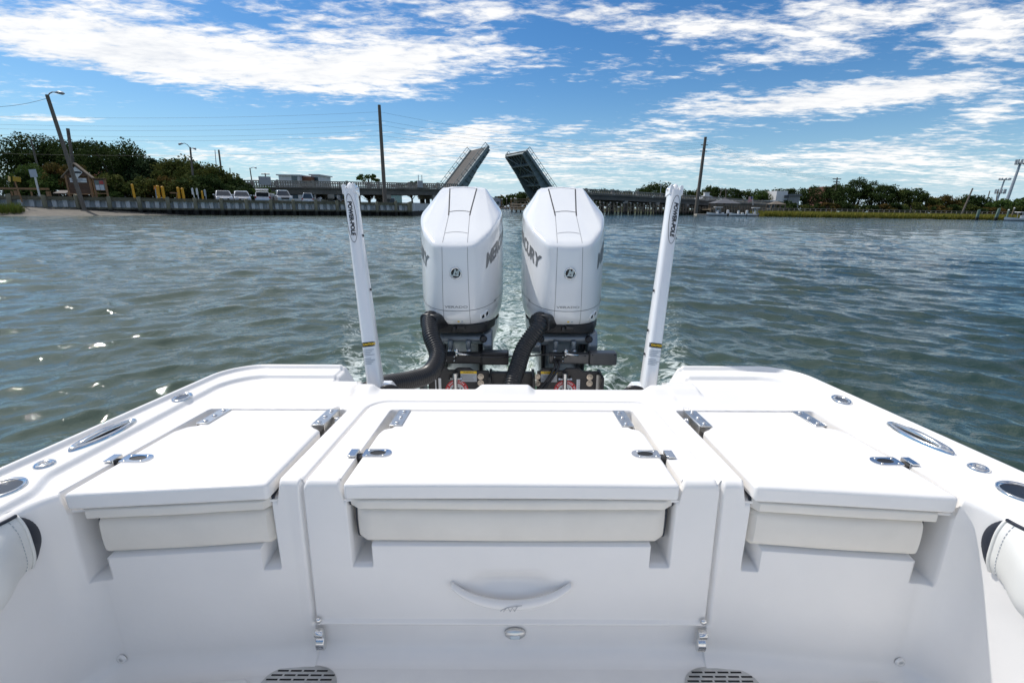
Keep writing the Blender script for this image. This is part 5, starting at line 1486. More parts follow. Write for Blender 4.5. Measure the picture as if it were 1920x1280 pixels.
for u in (-52, -41.5, -31, -21.5):
    zb = deckz(u) - 1.26
    mb = MB(); mb.prism([(u - .55, zb), (u + .55, zb), (u + .55, zb - .75), (u - .55, zb - .75)], lambda p, q, k: tuple(bp_(p, k, q)), -.4, 10.4); mb.build('pier_cap', CONC, LB)
    for w_ in (.6, 5, 9.4):
        mb = MB(); c = bp_(u, w_, 0); mb.box((c.x, c.y, (zb - .75 - 1) / 2), (.75, .75, zb - .75 + 1), rz=BA); mb.build('pier_column', CONCD, LB)
mb = MB(); mb.prism([(-18.6, -1), (-15.8, -1), (-15.8, 3.6), (-18.6, 3.6)], lambda p, q, k: tuple(bp_(p, k, q)), -.6, 10.6); mb.build('main_pier', CONC, LB, bevel=.05)
mb = MB(); mb.box(bp_(-52.2, -.4, deckz(-52) + .95), (1.9, .5, 1.4), rz=BA); mb.build('control_cabinet', mat('grey cabinet', (.33, .35, .37), .5), LB)
mb = MB(); mb.box(bp_(-24.6, -.4, deckz(-24) + .8), (1.0, .5, 1.3), rz=BA); mb.box(bp_(-24.9, -.4, deckz(-24) + 1.8), (.1, .1, 1.4)); mb.box(bp_(-24.2, -.4, deckz(-24) + 1.8), (.1, .1, 1.4)); mb.build('gate_cabinet', MATS['grey cabinet'], LB)
def leaf(label, up, ang, sgn, zp):
    """one raised bascule leaf: pivot at u=up, pointing towards sgn along the bridge axis"""
    t = thing('bascule_leaf', label, 'bridge', tuple(bp_(up, 5, zp)), group='raised bascule leaves')
    ca, sa = math.cos(ang), math.sin(ang)
    def P(l, w_, n): return tuple(bp_(up + sgn * (l * ca - n * sa * 1.0), w_, zp + l * sa + n * ca))   # n: normal to the road, + on the road side
    Lf = 11.4
    def slab(part, l0, l1, w0, w1, n0, n1, m_):
        mb = MB(); mb.prism([(l0, n0), (l1, n0), (l1, n1), (l0, n1)], lambda a, b, k: P(a, k, b), w0, w1); return mb.build(part, m_, t)
    slab('road_grating', -.3, Lf, .5, 9.5, -.22, 0.0, DECKM)
    for w0 in (-.25, 9.55):
        slab('kerb_beam', -.3, Lf, w0, w0 + .7, -.30, .22, STEELG)
    for w0 in (.55, 9.1):
        mb = MB(); mb.prism([(-1.2, -.2), (Lf - .1, -.2), (Lf - .1, -.95), (6.5, -1.25), (2.0, -1.9), (-1.2, -2.2)], lambda a, b, k: P(a, k, b), w0, w0 + .28); gd = mb.build('main_girder', STEELG, t)
        for l in np.arange(.6, Lf, 1.25):
            dpt = float(np.interp(l, [-1, 2, 6.5, 11], [-2.1, -1.9, -1.25, -.95])); w1 = w0 - .22 if w0 < 5 else w0 + .28
            mb = MB(); mb.prism([(l - .06, -.2), (l + .06, -.2), (l + .06, dpt), (l - .06, dpt)], lambda a, b, k: P(a, k, b), w1, w1 + .22); mb.build('stiffener', STEELG, gd)
    for l in (.4, 2.9, 5.6, 8.4, Lf - .25):
        slab('floor_beam', l - .12, l + .12, .83, 9.1, -1.1 if l < 9 else -.8, -.22, STEELG)
    for w0 in (2.2, 3.6, 5.0, 6.4, 7.8): slab('stringer', .4, Lf - .3, w0 - .08, w0 + .08, -.55, -.22, STEELG)
    for l0, l1 in ((.4, 5.6), (5.6, Lf - .3)):
        for (a, b) in ((.9, 9.0), (9.0, .9)):
            mb = MB(); mb.beam(P(l0, a, -.95), P(l1, b, -.85), .16, .16); mb.build('wind_brace', STEELG, t)
    for w0 in (-.2, 10.2):
        for nn in (.55, 1.05):
            mb = MB(); mb.beam(P(0, w0, nn), P(Lf, w0, nn), .08, .08); mb.build('handrail', STEELG, t)
        for l in np.arange(.2, Lf, 1.4):
            mb = MB(); mb.beam(P(l, w0, 0), P(l, w0, 1.1), .09, .09, up=(1, 0, 0)); mb.build('rail_post', STEELG, t)
    slab('counterweight', -3.2, -.6, 1.2, 8.8, -2.3, -.25, CONCD)
    return t
leaf('left raised bascule leaf showing its road surface', -17.0, R(50), 1, 4.6)
leaf('right raised bascule leaf showing its girders and underside', 6.8, R(48), -1, 4.6)
RBR = thing('bridge_approach', 'long low bridge approach on piles descending to the right bank', 'bridge', tuple(bp_(40, 5, 0)))
span(RBR, 7.2, 92); balustrade(RBR, 7.6, 92, 0.0, .55)
mb = MB(); mb.prism([(6.0, -1), (8.6, -1), (8.6, 4.2), (6.0, 4.2)], lambda p, q, k: tuple(bp_(p, k, q)), 5.0, 10.6); mb.build('main_pier', CONC, RBR, bevel=.05)
for w_ in (.8, 3.0):
    mb = MB(); c = bp_(7.0, w_, 1.6); mb.box(c, (1.5, 1.3, 5.4), rz=BA); mb.build('pier_column', CONC, RBR, bevel=.05)
for u in np.arange(17, 90, 10.2):
    zb = deckz(u) - 1.26
    mb = MB(); mb.prism([(u - .5, zb), (u + .5, zb), (u + .5, zb - .6), (u - .5, zb - .6)], lambda p, q, k: tuple(bp_(p, k, q)), -.3, 10.3); mb.build('pier_cap', CONC, RBR)
    for w_ in (.4, 5, 9.5):
        mb = MB(); c = bp_(u, w_, 0); mb.box((c.x, c.y, (zb - .6 - 1) / 2), (.6, .6, zb - .6 + 1), rz=BA); mb.build('pier_column', CONCD, RBR)
FEND = stained('fender timber', (0.17, 0.135, 0.10), (0.02, 0.018, 0.015), .35, .8)
fe = thing('timber_fender', 'row of timber fender piles under the right bridge approach', 'fender', tuple(bp_(30, -1.5, 0)))
for row, w_ in ((0, -1.1), (1, 7.5)):
    for i in range(58 if row == 0 else 30):
        rg = random.Random(i + row * 99); u = 9.5 + i * (1.02 if row == 0 else 2.0) + rg.uniform(-.1, .1); c = bp_(u, w_, 0); hh = min(2.55, deckz(u) - 1.5) + rg.uniform(-.1, .1)
        mb = MB(); mb.tube([(c.x, c.y, -.8), (c.x + rg.uniform(-.08, .08), c.y, hh)], [.21, .19], 7); mb.build('fender_pile', FEND, fe)
        if row == 0 and i % 2 == 0 and i < 26:
            mb = MB(); mb.lathe([(.2, 0), (.17, .12), (0, .15)], (c.x, c.y, hh), n=8); mb.build('pile_cap', mat('white pile cap', (.6, .6, .58), .5), fe)
for z in (.9, 1.9):
    mb = MB(); mb.beam(bp_(9, -.85, z), bp_(66, -.85, min(z, 1.6 if z > 1 else z)), .2, .25); mb.build('fender_wale', FEND, fe)
# left fender by the channel with walkway
fl_ = thing('timber_fender', 'timber fender walkway beside the right bascule pier', 'fender', tuple(bp_(3.2, 2, 0)))
for i in range(9):
    c = bp_(4.0 - .1 * i, -3 + i * 2.2, 0); mb = MB(); mb.tube([(c.x, c.y, -.8), (c.x, c.y, 2.3 + .2 * (i % 2))], .2, 7); mb.build('fender_pile', FEND, fl_)
for z in (.7, 1.3, 1.9):
    mb = MB(); mb.beam(bp_(3.8, -3.4, z), bp_(2.9, 15, z), .16, .3); mb.build('fender_wale', FEND, fl_)
for z in (2.6, 3.1):
    mb = MB(); mb.beam(bp_(4.4, -3.4, z), bp_(3.5, 15, z), .09, .09); mb.build('handrail', WOOD, fl_)
# ------------------------------------------------------------------ poles, lamps and wires
POLEM = mat('weathered pole wood', (0.17, 0.145, 0.12), .9, col2=(0.11, 0.095, 0.08), vscale=2, stretch=(3, 3, .3))
GALV = mat('galvanised steel', (.34, .36, .38), .45, metal=.6, var=.1)
def pole(label, px0, py0, px1, py1, Y, r0, r1, m=None, name='utility_pole', zmin=None, lean=0.0, arms=(), lamp=None):
    a = at(px0, py0, Y); b = at(px1, py1, Y + lean)
    if zmin is not None: a = a.lerp(b, (zmin - a.z) / (b.z - a.z)) if abs(b.z - a.z) > .1 else a
    t = thing(name, label, 'pole' if not lamp else 'street light', tuple(a))
    mb = MB(); mb.tube([a, a.lerp(b, .5), b], [r0, (r0 + r1) / 2, r1], 10); mb.build('shaft', m or POLEM, t, auto=40)
    for (f, L_, w_) in arms:
        c = a.lerp(b, f); mb = MB(); mb.beam(c - Vector((L_ / 2, -.12, 0)), c + Vector((L_ / 2, .12, 0)), w_, w_ * 1.2); mb.build('crossarm', m or POLEM, t)
    for (dx, dz, hl) in (lamp or ()):
        c = b - Vector((0, 0, .15)); e = c + Vector((dx, -.3, dz))
        mb = MB(); mb.tube([c, c + Vector((dx * .35, -.1, dz * .8)), c + Vector((dx * .7, -.2, dz * 1.1)), e], .05, 6); mb.build('lamp_arm', GALV, t)
        mb = MB(); s_ = 1 if dx > 0 else -1
        mb.tube([e - Vector((s_ * .05, 0, 0)), e + Vector((s_ * hl * .35, -.05, -.02)), e + Vector((s_ * hl * .8, -.1, -.10)), e + Vector((s_ * hl, -.1, -.13))], [.05, .13, .14, .03], 8); mb.build('lamp_head', GALV, t, smooth=True)
    return t, a, b
pole('leaning timber lamp pole standing on the beach before the notice board', 157, 389, 88, 178, 48.6, .19, .15, zmin=.4, lean=0, lamp=((1.05, .32, .95),))
pole('cut-off timber pole standing among the oaks behind the leaning lamp pole', 140, 330, 127, 241, 72, .22, .20, zmin=LEFT_Z)
pole('thin grey pole in front of the tallest dark oak', 75, 330, 58, 263, 66, .13, .10, zmin=LEFT_Z)
_, _, pA = pole('tall bare utility pole rising behind the left anchor pole', 722, 378, 711, 197, 75, .30, .21, zmin=1.5, arms=())
_, _, pB = pole('tall utility pole rising behind the right anchor pole', 1308, 372, 1323, 257, 118, .42, .30, zmin=.5, arms=((.90, 1.6, .12), (.82, 1.6, .12)))
pole('twin-arm street light above the left hedge', 364, 352, 356.5, 276, 70, .15, .11, zmin=LEFT_Z, lamp=((-.75, .55, .55), (.55, -.02, .5)))
pole('thin mast left of the dark topped pole near the bridge end', 408, 340, 403, 281, 82, .09, .05, m=GALV, zmin=LEFT_Z, name='light_mast')
pole('dark topped pole behind the last tree before the bridge', 418, 345, 410, 281, 84, .16, .13, zmin=LEFT_Z)
pole('small single-arm street light over the bridge railing', 473, 345, 468.5, 315, 96, .13, .09, zmin=LEFT_Z, lamp=((1.0, .22, .5),))
pole('distant utility pole with crossarms above the bridge railing', 500, 345, 497, 325, 150, .2, .16, zmin=LEFT_Z, arms=((.97, 2.4, .2), (.88, 2.0, .2)))
pole('small pole between the shrubs left of the bridge railing', 433, 350, 431, 315, 80, .08, .06, zmin=LEFT_Z)
pole('leaning grey pole in front of the right wood', 1805, 397, 1824, 353, 140, .24, .18, zmin=.3)
pole('utility pole with crossarms above the brick building', 1566, 362, 1570, 333, 172, .24, .2, zmin=RIGHT_Z, arms=((.96, 2.8, .22), (.88, 2.2, .22)))
pole('thin utility pole left of the pavilion roof', 1349, 372, 1354, 352, 160, .15, .12, zmin=RIGHT_Z, arms=((.95, 1.6, .12),))
pole('thin utility pole beside the pavilion roof peak', 1361, 372, 1361, 352, 158, .15, .12, zmin=RIGHT_Z, arms=((.9, 1.2, .12),))
pole('white street light on the causeway left of the right anchor pole', 1238, 364, 1240, 344, 140, .10, .08, m=GALV, zmin=2.5)
pole('short pole sticking up left of the small cell mast', 1866, 385, 1871, 358, 240, .22, .18, zmin=RIGHT_Z)
pole('dark leaning pole left of the short pole near the cell mast', 1852, 372, 1856, 358, 240, .25, .2, zmin=RIGHT_Z)
for lab, px0, py0, px1, py1, Y, r0, hs in (('tall grey cell tower cut by the right edge', 1891, 368, 1914, 304, 240, .75, ((1.0, 2.2, 1.6),)), ('smaller cell tower with two antenna platforms left of the tall one', 1868, 380, 1884, 336, 260, .5, ((1.0, 2.6, .7), (.66, 2.4, 1.6)))):
    t, a, b = pole(lab, px0, py0, px1, py1, Y, r0, r0 * .6, m=GALV, name='cell_tower', zmin=RIGHT_Z); t['category'] = 'tower'
    for f, wd, hh in hs:
        c = a.lerp(b, f)
        for k in range(9):
            q = k * 2 * math.pi / 9; mb = MB(); mb.box((c.x + wd * math.cos(q) * .8, c.y + wd * math.sin(q) * .8, c.z), (.45, .45, hh * 1.4)); mb.build('antenna_panel', GALV, t)
        mb = MB(); mb.lathe([(wd * .85, -.1), (wd * .85, .1), (.2, .1), (.2, -.1)], c - Vector((0, 0, hh * .4)), n=12); mb.build('platform', GALV, t)
WIREM = mat('black wire', (.03, .03, .035), .6)
def wire(a, b, sag, label, r=.011):
    a = Vector(a); b = Vector(b); base = (a + b) / 2
    pts = [a.lerp(b, t) - Vector((0, 0, sag * 4 * t * (1 - t))) - base for t in np.linspace(0, 1, 25)]
    mb = MB(); mb.tube(pts, r, 4); o = mb.build('power_line', WIREM); o.location = base
    tag(o, label, 'wire', 'overhead power lines')
ordn = ['topmost', 'second', 'third', 'fourth', 'fifth', 'lowest']
for k in range(6):
    dz = (.9, 2.0, 2.6, 3.4, 4.0, 6.0)[k]
    wire((-95, 62, 12.4 - dz * .8), (pA.x, pA.y, pA.z - dz), 1.2, ordn[k] + ' overhead wire left of the tall left utility pole')
    wire((pA.x, pA.y, pA.z - dz), (pB.x - .3 + .1 * k, pB.y, pB.z - dz * .55), 2.0, ordn[k] + ' overhead wire between the two tall utility poles')
    wire((pB.x + .3, pB.y, pB.z - dz * .55), tuple(at(1570, 335, 172) - Vector((0, 0, .2 * k))), 1.2, ordn[k] + ' overhead wire right of the tall right utility pole')
a = at(90, 184, 48.6); wire(a, tuple(at(-60, 200, 44)), .3, 'single wire running off the left edge from the leaning lamp pole', .014)
# ------------------------------------------------------------------ left bank street furniture
YELP = mat('yellow bollard paint', (0.62, 0.32, 0.012), .5, var=.1, vscale=3)
WHP = mat('white sign paint', (.62, .63, .62), .5, var=.05)
def post(name, cat, label, px0, py0, px1, py1, Y, r, m, group, dome=True, flat=None):
    a = at(px0, py0, Y); b = at(px1, py1, Y); a.z = LEFT_Z
    t = thing(name, label, cat, tuple(a), group=group)
    mb = MB()
    if flat: mb.beam(a, b, flat[0], flat[1], up=(0, 1, 0)); mb.build('shaft', m, t, bevel=.01)
    else:
        mb.tube([a, b], r, 12); mb.build('shaft', m, t, auto=40)
        if dome: mb = MB(); mb.lathe([(r, 0), (r * .8, r * .5), (0, r * .75)], b, n=12); mb.build('dome', m, t, smooth=True)
    return t, a, b
GB = 'yellow bollards on the left bank'
for lab, x0, x1, y1, r in (('lone yellow bollard right of the notice board', 253, 247.5, 346.5, .115), ('left bollard of the first yellow pair', 298, 295, 349.5, .16), ('right bollard of the first yellow pair', 308, 304, 351, .15), ('left bollard of the second yellow pair', 336, 333.5, 352.5, .14), ('right bollard of the second yellow pair', 345, 341.5, 354, .14)):
    post('bollard', 'bollard', lab, x0, 372, x1, y1, 55.5 + (x0 - 250) * .03, r, YELP, GB)
post('bollard', 'bollard', 'thin short yellow bollard among the white posts', 381, 374, 378.5, 359, 58.5, .09, YELP, GB)
for lab, x0, x1, y1, m_ in (('white sign post nearest the yellow bollards', 366, 360.5, 353, WHP), ('white sign post in the middle of the three', 373, 369, 353.5, WHP), ('grey sign post right of the short yellow bollard', 387, 384, 356, GALV)):
    t, a, b = post('sign_post', 'sign', lab, x0, 374, x1, y1, 58, .05, m_, 'thin posts by the boat ramp')
    mb = MB(); mb.box(b - Vector((0, .05, .35)), (.22, .03, .7)); mb.build('sign_plate', m_, t)
t, a, b = post('warning_sign', 'sign', 'small orange sign left of the first yellow bollard pair', 293, 372, 291, 352, 56, .04, GALV, None)
mb = MB(); mb.box(b, (.32, .03, .40)); mb.build('sign_plate', mat('orange sign', (.65, .22, .01), .5), t)
t, a, b = post('picnic_rail', 'rail', 'low tan rail between the two bollard pairs', 331, 373, 331, 363, 57, .04, WOODR, None)
mb = MB(); mb.beam(at(319, 361.5, 57), at(333, 362, 57), .1, .14); mb.build('top_board', WOODR, t)
# notice board with gable roof
kb = at(152, 362, 52.5); KY = kb.y
kt = thing('notice_board', 'large brown gabled notice board with white diamond panel', 'notice board', (kb.x, KY, LEFT_Z), R(5))
def kbox(part, c, d, m_, bevel=.01, **k): mb = MB(); mb.box(c, d, **k); return mb.build(part, m_, kt, bevel=bevel)
for x in (-1.12, 1.12): kbox('leg', (x, 0, 1.35), (.18, .18, 2.9), WOODR)
for k in range(9): kbox('board', (0, -.02, .98 + k * .185), (2.06, .07, .178), WOODB)
mb = MB(); mb.prism([(-1.12, 2.66), (1.12, 2.66), (0, 3.75)], lambda a, b, k: (a, k, b), -.05, .05); mb.build('gable', WOODB, kt)
for s2 in (-1, 1):
    mb = MB(); mb.beam((0, 0, 3.86), (s2 * 1.45, 0, 2.46), .55, .10, up=(0, 1, 0)); mb.v = [(v[0], v[1], v[2]) for v in mb.v]
    mb = MB(); mb.prism([(0, 3.93), (s2 * 1.5, 2.52), (s2 * 1.5, 2.40), (0, 3.80)], lambda a, b, k: (a, k, b), -.20, .20); mb.build('roof_slope', mat('shingle roof', (.20, .16, .12), .9, var=.25, vscale=9), kt)
kbox('lower_beam', (0, -.04, .86), (2.6, .14, .12), WOODR)
mb = MB(); mb.prism([(-.62, 3.0), (0, 2.42), (.62, 3.0), (0, 3.55)], lambda a, b, k: (a, k, b), -.085, -.06); dp = mb.build('diamond_panel', WHP, kt)
mb = MB(); mb.prism([(-.52, 2.99), (-.42, 2.90), (.42, 2.90), (.52, 2.99), (.42, 3.09), (-.42, 3.09)], lambda a, b, k: (a, k, b), -.10, -.086); mb.build('dark_band', INK, dp)
kbox('title_panel', (.05, -.075, 2.22), (1.62, .04, .42), WHP)
mb = MB(); mb.box((.05, -.10, 2.22), (1.6, .01, .035)); mb.box((-.15, -.10, 2.12), (.9, .01, .05)); mb.box((-.05, -.10, 2.33), (1.1, .01, .05)); mb.build('title_print', mat('navy print', (.03, .04, .09), .5), kt)['kind'] = 'stuff'
for x in (1.42, 2.55): kbox('side_leg', (x, .05, 1.2), (.14, .14, 2.4), WOODR)
kbox('side_frame', (2.0, .05, 1.78), (1.1, .08, 1.15), WOODB)
kbox('side_rail', (2.0, .02, .95), (1.3, .10, .10), WOODR); kbox('side_top', (2.0, .02, 2.42), (1.35, .3, .08), WOODB)
kbox('poster_board', (2.0, -.005, 1.78), (.95, .02, .98), mat('poster backing', (.18, .18, .19), .5))
for (x, z, wd, hh, c) in ((1.78, 1.55, .36, .5, (.55, .57, .6)), (2.2, 1.55, .38, .52, (.5, .53, .55)), (2.2, 2.05, .4, .34, (.42, .06, .05)), (1.78, 2.02, .36, .30, (.16, .19, .16))):
    kbox('poster', (x, -.03, z), (wd, .02, hh), mat('poster %.2f' % c[0], c, .5), bevel=0)
# small roofed stand, white blank sign, yellow diamonds, rail fence
p = at(118, 362, 54); t = thing('information_stand', 'small slanted-top information stand left of the notice board', 'stand', (p.x, p.y, LEFT_Z), R(-14))
mb = MB(); mb.box((0, 0, 1.05), (1.75, .8, .07), rot=Matrix.Rotation(R(22), 3, 'X')); mb.build('top_panel', mat('grey shingle', (.11, .095, .08), .8, var=.2), t)
for x in (-.62, .62): mb = MB(); mb.box((x, 0, .5), (.1, .1, 1.0)); mb.build('leg', WOODB, t)
t, a, b = post('blank_sign', 'sign', 'blank white sign tilted on a white post', 76, 373, 64, 325, 50, .085, WHP, None)
mb = MB(); mb.box(b + Vector((0, -.1, 0)), (.72, .03, .72), rot=Matrix.Rotation(R(-4), 3, 'Y')); mb.build('sign_plate', mat('blank sign face', (.36, .40, .46), .4), t)
t, a, b = post('diamond_sign', 'sign', 'pair of yellow diamond signs on a leaning brown post at the left', 44, 388, 26, 335, 46.5, .06, WOODR, None)
for s2 in (-1, 1):
    mb = MB(); c = b + Vector((s2 * .34, -.08, -.05)); mb.box(c, (.54, .03, .42), rot=Matrix.Rotation(R(12), 3, 'Y') @ Matrix.Rotation(s2 * R(30), 3, 'Z')); mb.build('diamond_plate', mat('yellow sign face', (.40, .25, .02), .5), t)
rf_ = thing('rail_fence', 'tan timber rail fence behind the seawall at the left edge', 'fence', tuple(at(40, 370, 50)))
for px in (-40, 33, 93):
    a = at(px, 371, 50); mb = MB(); mb.box((a.x, a.y, LEFT_Z + .5), (.32, .2, 1.1)); mb.build('post', WOODR, rf_)
mb = MB(); mb.beam(at(-60, 352.5, 50.1), at(92, 354.5, 50.1), .10, .18); mb.build('rail', WOODR, rf_)
for i, (px, wd) in enumerate(((22, .12), (59, .12))):
    a = at(px, 362, 48.4); mb = MB(); mb.tube([(0, 0, 0), (0, 0, .45)], .07, 8); o = mb.build('stub_post', WOODR); o.location = (a.x, a.y, WTOP - .05); tag(o, ('left' if i == 0 else 'right') + ' short stub post on the seawall by the rail fence', 'post', 'stub posts on the seawall')
# red and white roofs glimpsed between the trees
p = at(222, 333, 95); t = thing('house', 'house glimpsed between trees with white roof edge and red gable', 'house', (p.x, p.y, LEFT_Z))
mb = MB(); mb.box((p.x, p.y, LEFT_Z + 2), (7, 5, 4)); mb.build('wall', mat('grey siding', (.3, .3, .3), .8), t)
mb = MB(); mb.prism([(-4, 4.0), (4, 4.0), (0, 5.6)], lambda a, b, k: (p.x + k, p.y + a, LEFT_Z + b), -4, 4); mb.build('roof', mat('red roof', (.3, .07, .05), .8), t)
# ------------------------------------------------------------------ cars
GLASS = mat('dark car glass', (.02, .025, .03), .06, spec=.8)
TYRE = mat('tyre', (.015, .015, .015), .8)
LAMP = mat('headlamp lens', (.6, .62, .65), .1); TAIL = mat('tail lamp', (.35, .01, .01), .2)
def car(label, loc, rz, col, kind):
    m_ = mat('paint ' + label[:24], col, .22, metal=.3, coat=.7)
    t = thing('parked_car', label, 'car', loc, rz, 'cars parked behind the seawall')
    # local: x across, y nose at -y, z up
    W_ = .92; L_ = 2.25
    body = [(-L_, .32), (-L_, .62), (-L_ + .12, .80), (-1.05, 1.0), (L_ - .1, 1.02), (L_, .80), (L_, .32)]
    if kind == 'pickup': body = [(-2.6, .40), (-2.6, .95), (-2.45, 1.10), (-1.2, 1.18), (2.7, 1.18), (2.75, .45)]
    rows = []
    mb = MB(); mb.prism(body, lambda a, b, k: (k * (1 - .06 * max(0, (abs(a) - 1.7))), a, b), -W_, W_); bd = mb.build('body', m_, t, bevel=.07, seg=3)
    cab = {'suv': [(-1.05, 1.0), (-.45, 1.56), (.2, 1.64), (1.75, 1.58), (2.15, 1.0)], 'pickup': [(-1.2, 1.16), (-.55, 1.80), (.2, 1.86), (1.05, 1.80), (1.25, 1.16)], 'van': [(-1.5, 1.0), (-.9, 1.75), (0, 1.9), (2.1, 1.85), (2.2, 1.0)]}[kind]
    n_ = len(cab); vs = []
    for s2 in (-1, 1):
        for (a, b) in cab: vs.append((s2 * (W_ - .03 - .20 * (b - 1.0) / .6), a, b))
    fs = [tuple(range(n_ - 1, -1, -1)), tuple(range(n_, 2 * n_))] + [(i, (i + 1) % n_, n_ + (i + 1) % n_, n_ + i) for i in range(n_)]
    mb = MB(); mb.add(vs, fs); mb.build('cabin', m_, t, bevel=.05, seg=2)
    def pane(part, a, b, inset, m__=GLASS):
        (y0, z0), (y1, z1) = a, b; w0 = W_ - .03 - .2 * (z0 - 1) / .6 - inset; w1 = W_ - .03 - .2 * (z1 - 1) / .6 - inset
        nrm = Vector((0, -(z1 - z0), (y1 - y0))).normalized(); nrm = nrm if nrm.z > 0 or abs(nrm.z) < .05 else -nrm
        if part == 'rear_window': nrm = Vector((0, abs(nrm.y), abs(nrm.z)))
        q = [Vector((-w0, y0, z0)), Vector((w0, y0, z0)), Vector((w1, y1, z1)), Vector((-w1, y1, z1))]
        c = sum(q, Vector()) / 4; q = [c + (v - c) * .92 + nrm * .012 for v in q]
        mb = MB(); mb.add(q, [(0, 1, 2, 3)]); mb.build(part, m__, t)
    pane('windscreen', cab[0], cab[1], .05)
    if 'open tailgate' not in label: pane('rear_window', cab[-1], cab[-2], .06)
    else:
        mb = MB(); mb.box((0, 1.95, 1.28), (1.35, .46, .5)); mb.build('load_opening', mat('dark load bay', (.015, .015, .017), .8), t)
        mb = MB(); mb.box((0, 2.35, 1.86), (1.5, 1.0, .07), rot=Matrix.Rotation(R(10), 3, 'X')); mb.build('tailgate', m_, t, bevel=.03)
    for s2 in (-1, 1):
        (y0, z0), (y1, z1) = cab[0], cab[1]; y3, z3 = cab[-2]; y4, z4 = cab[-1]
        xx = lambda z: s2 * (W_ - .03 - .2 * (z - 1) / .6 + .008)
        for (ya, yb) in ((y1 - .1, .45), (.55, y3 - .15)):
            if yb - ya < .3: continue
            mb = MB(); mb.add([(xx(z0 + .08), ya - .2, z0 + .08), (xx(z0 + .08), yb, z0 + .08), (xx(z1 - .08), yb, z1 - .08), (xx(z1 - .08), ya + .12, z1 - .08)], [(0, 1, 2, 3)]); mb.build('side_window', GLASS, t)
        mb = MB(); mb.box((s2 * (W_ + .10), y0 + .35, 1.12), (.2, .1, .14)); mb.build('wing_mirror', m_, t, bevel=.03)
        yf = body[0][0]; yr = body[-1][0]
        mb = MB(); mb.box((s2 * .66, yf - .005 + .03, .76 if kind != 'pickup' else .92), (.38, .08, .15)); mb.build('headlight', LAMP, t, bevel=.02)
        mb = MB(); mb.box((s2 * .80, yr, .92), (.18, .06, .26)); mb.build('tail_light', TAIL, t, bevel=.02)
        for yw in (yf + .85, yr - .85):
            mb = MB(); mb.lathe([(0.0, .11), (.22, .11), (.33, .10), (.345, .04), (.345, -.1), (.2, -.1)], (s2 * (W_ - .10), yw, .345), ax=(s2, 0, 0), n=18); wh = mb.build('wheel', TYRE, t, auto=40)
            mb = MB(); mb.lathe([(0, .12), (.2, .115), (.22, .11)], (s2 * (W_ - .10), yw, .345), ax=(s2, 0, 0), n=12); mb.build('rim', GALV, wh)
    mb = MB(); mb.box((0, body[0][0] - .01, .62 if kind != 'pickup' else .82), (.9, .06, .22)); mb.build('grille', BLACK, t, bevel=.02)
    mb = MB(); mb.box((0, body[0][0] - .03, .45), (1.5, .1, .12)); mb.build('bumper', BLACKM if kind != 'pickup' else STEELB, t, bevel=.03)
    mb = MB(); mb.box((0, body[0][0] - .05, .60), (.42, .02, .13)); mb.build('number_plate', WHP, t)
    return t
wr = math.atan2(-WDIR.y, -WDIR.x)
for lab, px, Y, rz, col, kd in (('pale silver car nearest the hedge, seen from the front', 419, 61.0, wr + R(4), (.50, .52, .55), 'suv'), ('silver car, second from the hedge, seen from the front', 453, 62.0, wr + R(2), (.44, .46, .49), 'suv'),
        ('white car with its open tailgate raised', 493, 65.0, wr + R(176), (.66, .67, .68), 'suv'), ('grey pickup truck at the right end of the parked row', 530, 64.5, wr + R(1), (.28, .29, .30), 'pickup'),
        ('white van parked further back below the bridge', 578, 84, wr + R(170), (.66, .67, .68), 'van'), ('dark car parked beneath the pale house', 621, 98, wr + R(20), (.03, .035, .05), 'suv'), ('small white car half hidden left of the open-tailgate car', 477, 74, wr + R(178), (.6, .6, .6), 'suv')):
    p = at(px, 372, Y); car(lab, (p.x, p.y, LEFT_Z - (.0 if Y < 70 else .0)), rz, col, kd)
mb = MB(); p = at(507, 365, 66); mb.box((0, 0, .7), (.7, .6, 1.4)); mb.box((0, 0, 1.43), (.74, .64, .06)); o = mb.build('utility_box', WHP, None, bevel=.03); o.location = (p.x, p.y, LEFT_Z); tag(o, 'white utility box between the open-tailgate car and the pickup', 'utility box')
# ------------------------------------------------------------------ buildings
STUC = mat('white stucco', (.60, .61, .62), .8, var=.05, vscale=.6); BRICK = mat('brown brick', (.20, .095, .055), .85, col2=(.15, .07, .045), vscale=2); ROOFG = mat('pale metal roof', (.50, .52, .55), .5); WIN = mat('window glass', (.05, .08, .10), .08, spec=.8); TRIM = mat('trim white', (.62, .62, .62), .6)
def building(name, label, px0, px1, ptop, pbot, Y, dep, wallm, roof, wins, zb, rz=0.0):
    a = at(px0, ptop, Y); b = at(px1, ptop, Y); zt = at((px0 + px1) / 2, ptop, Y).z; c = (a + b) / 2; W_ = (b - a).length
    t = thing(name, label, 'building', (c.x, Y, zb), rz); h = zt - zb
    mb = MB(); mb.box((0, dep / 2, h / 2), (W_, dep, h)); mb.build('wall', wallm, t)
    if roof == 'flat': mb = MB(); mb.box((0, dep / 2, h + .15), (W_ + .9, dep + .9, .3)); mb.build('roof', ROOFG, t)
    elif roof: mb = MB(); mb.prism([(-W_ / 2 - .4, h + .05), (W_ / 2 + .4, h + .05), (W_ / 2 + .4, h + .2), (0 if roof == 'gable' else -W_ / 2, h + W_ * .28 if roof == 'gable' else h + W_ * .16), (-W_ / 2 - .4, h + .2)], lambda u, v, k: (u, k, v), -.4, dep + .4); mb.build('roof', ROOFG, t)
    for (u, v, ww, hh) in wins:
        mb = MB(); mb.box((u * W_, -.02, v * h), (ww + .25, .10, hh + .25)); f = mb.build('window', TRIM, t)
        mb = MB(); mb.box((u * W_, -.06, v * h), (ww, .08, hh)); mb.build('pane', WIN, f)
    return t, W_, h
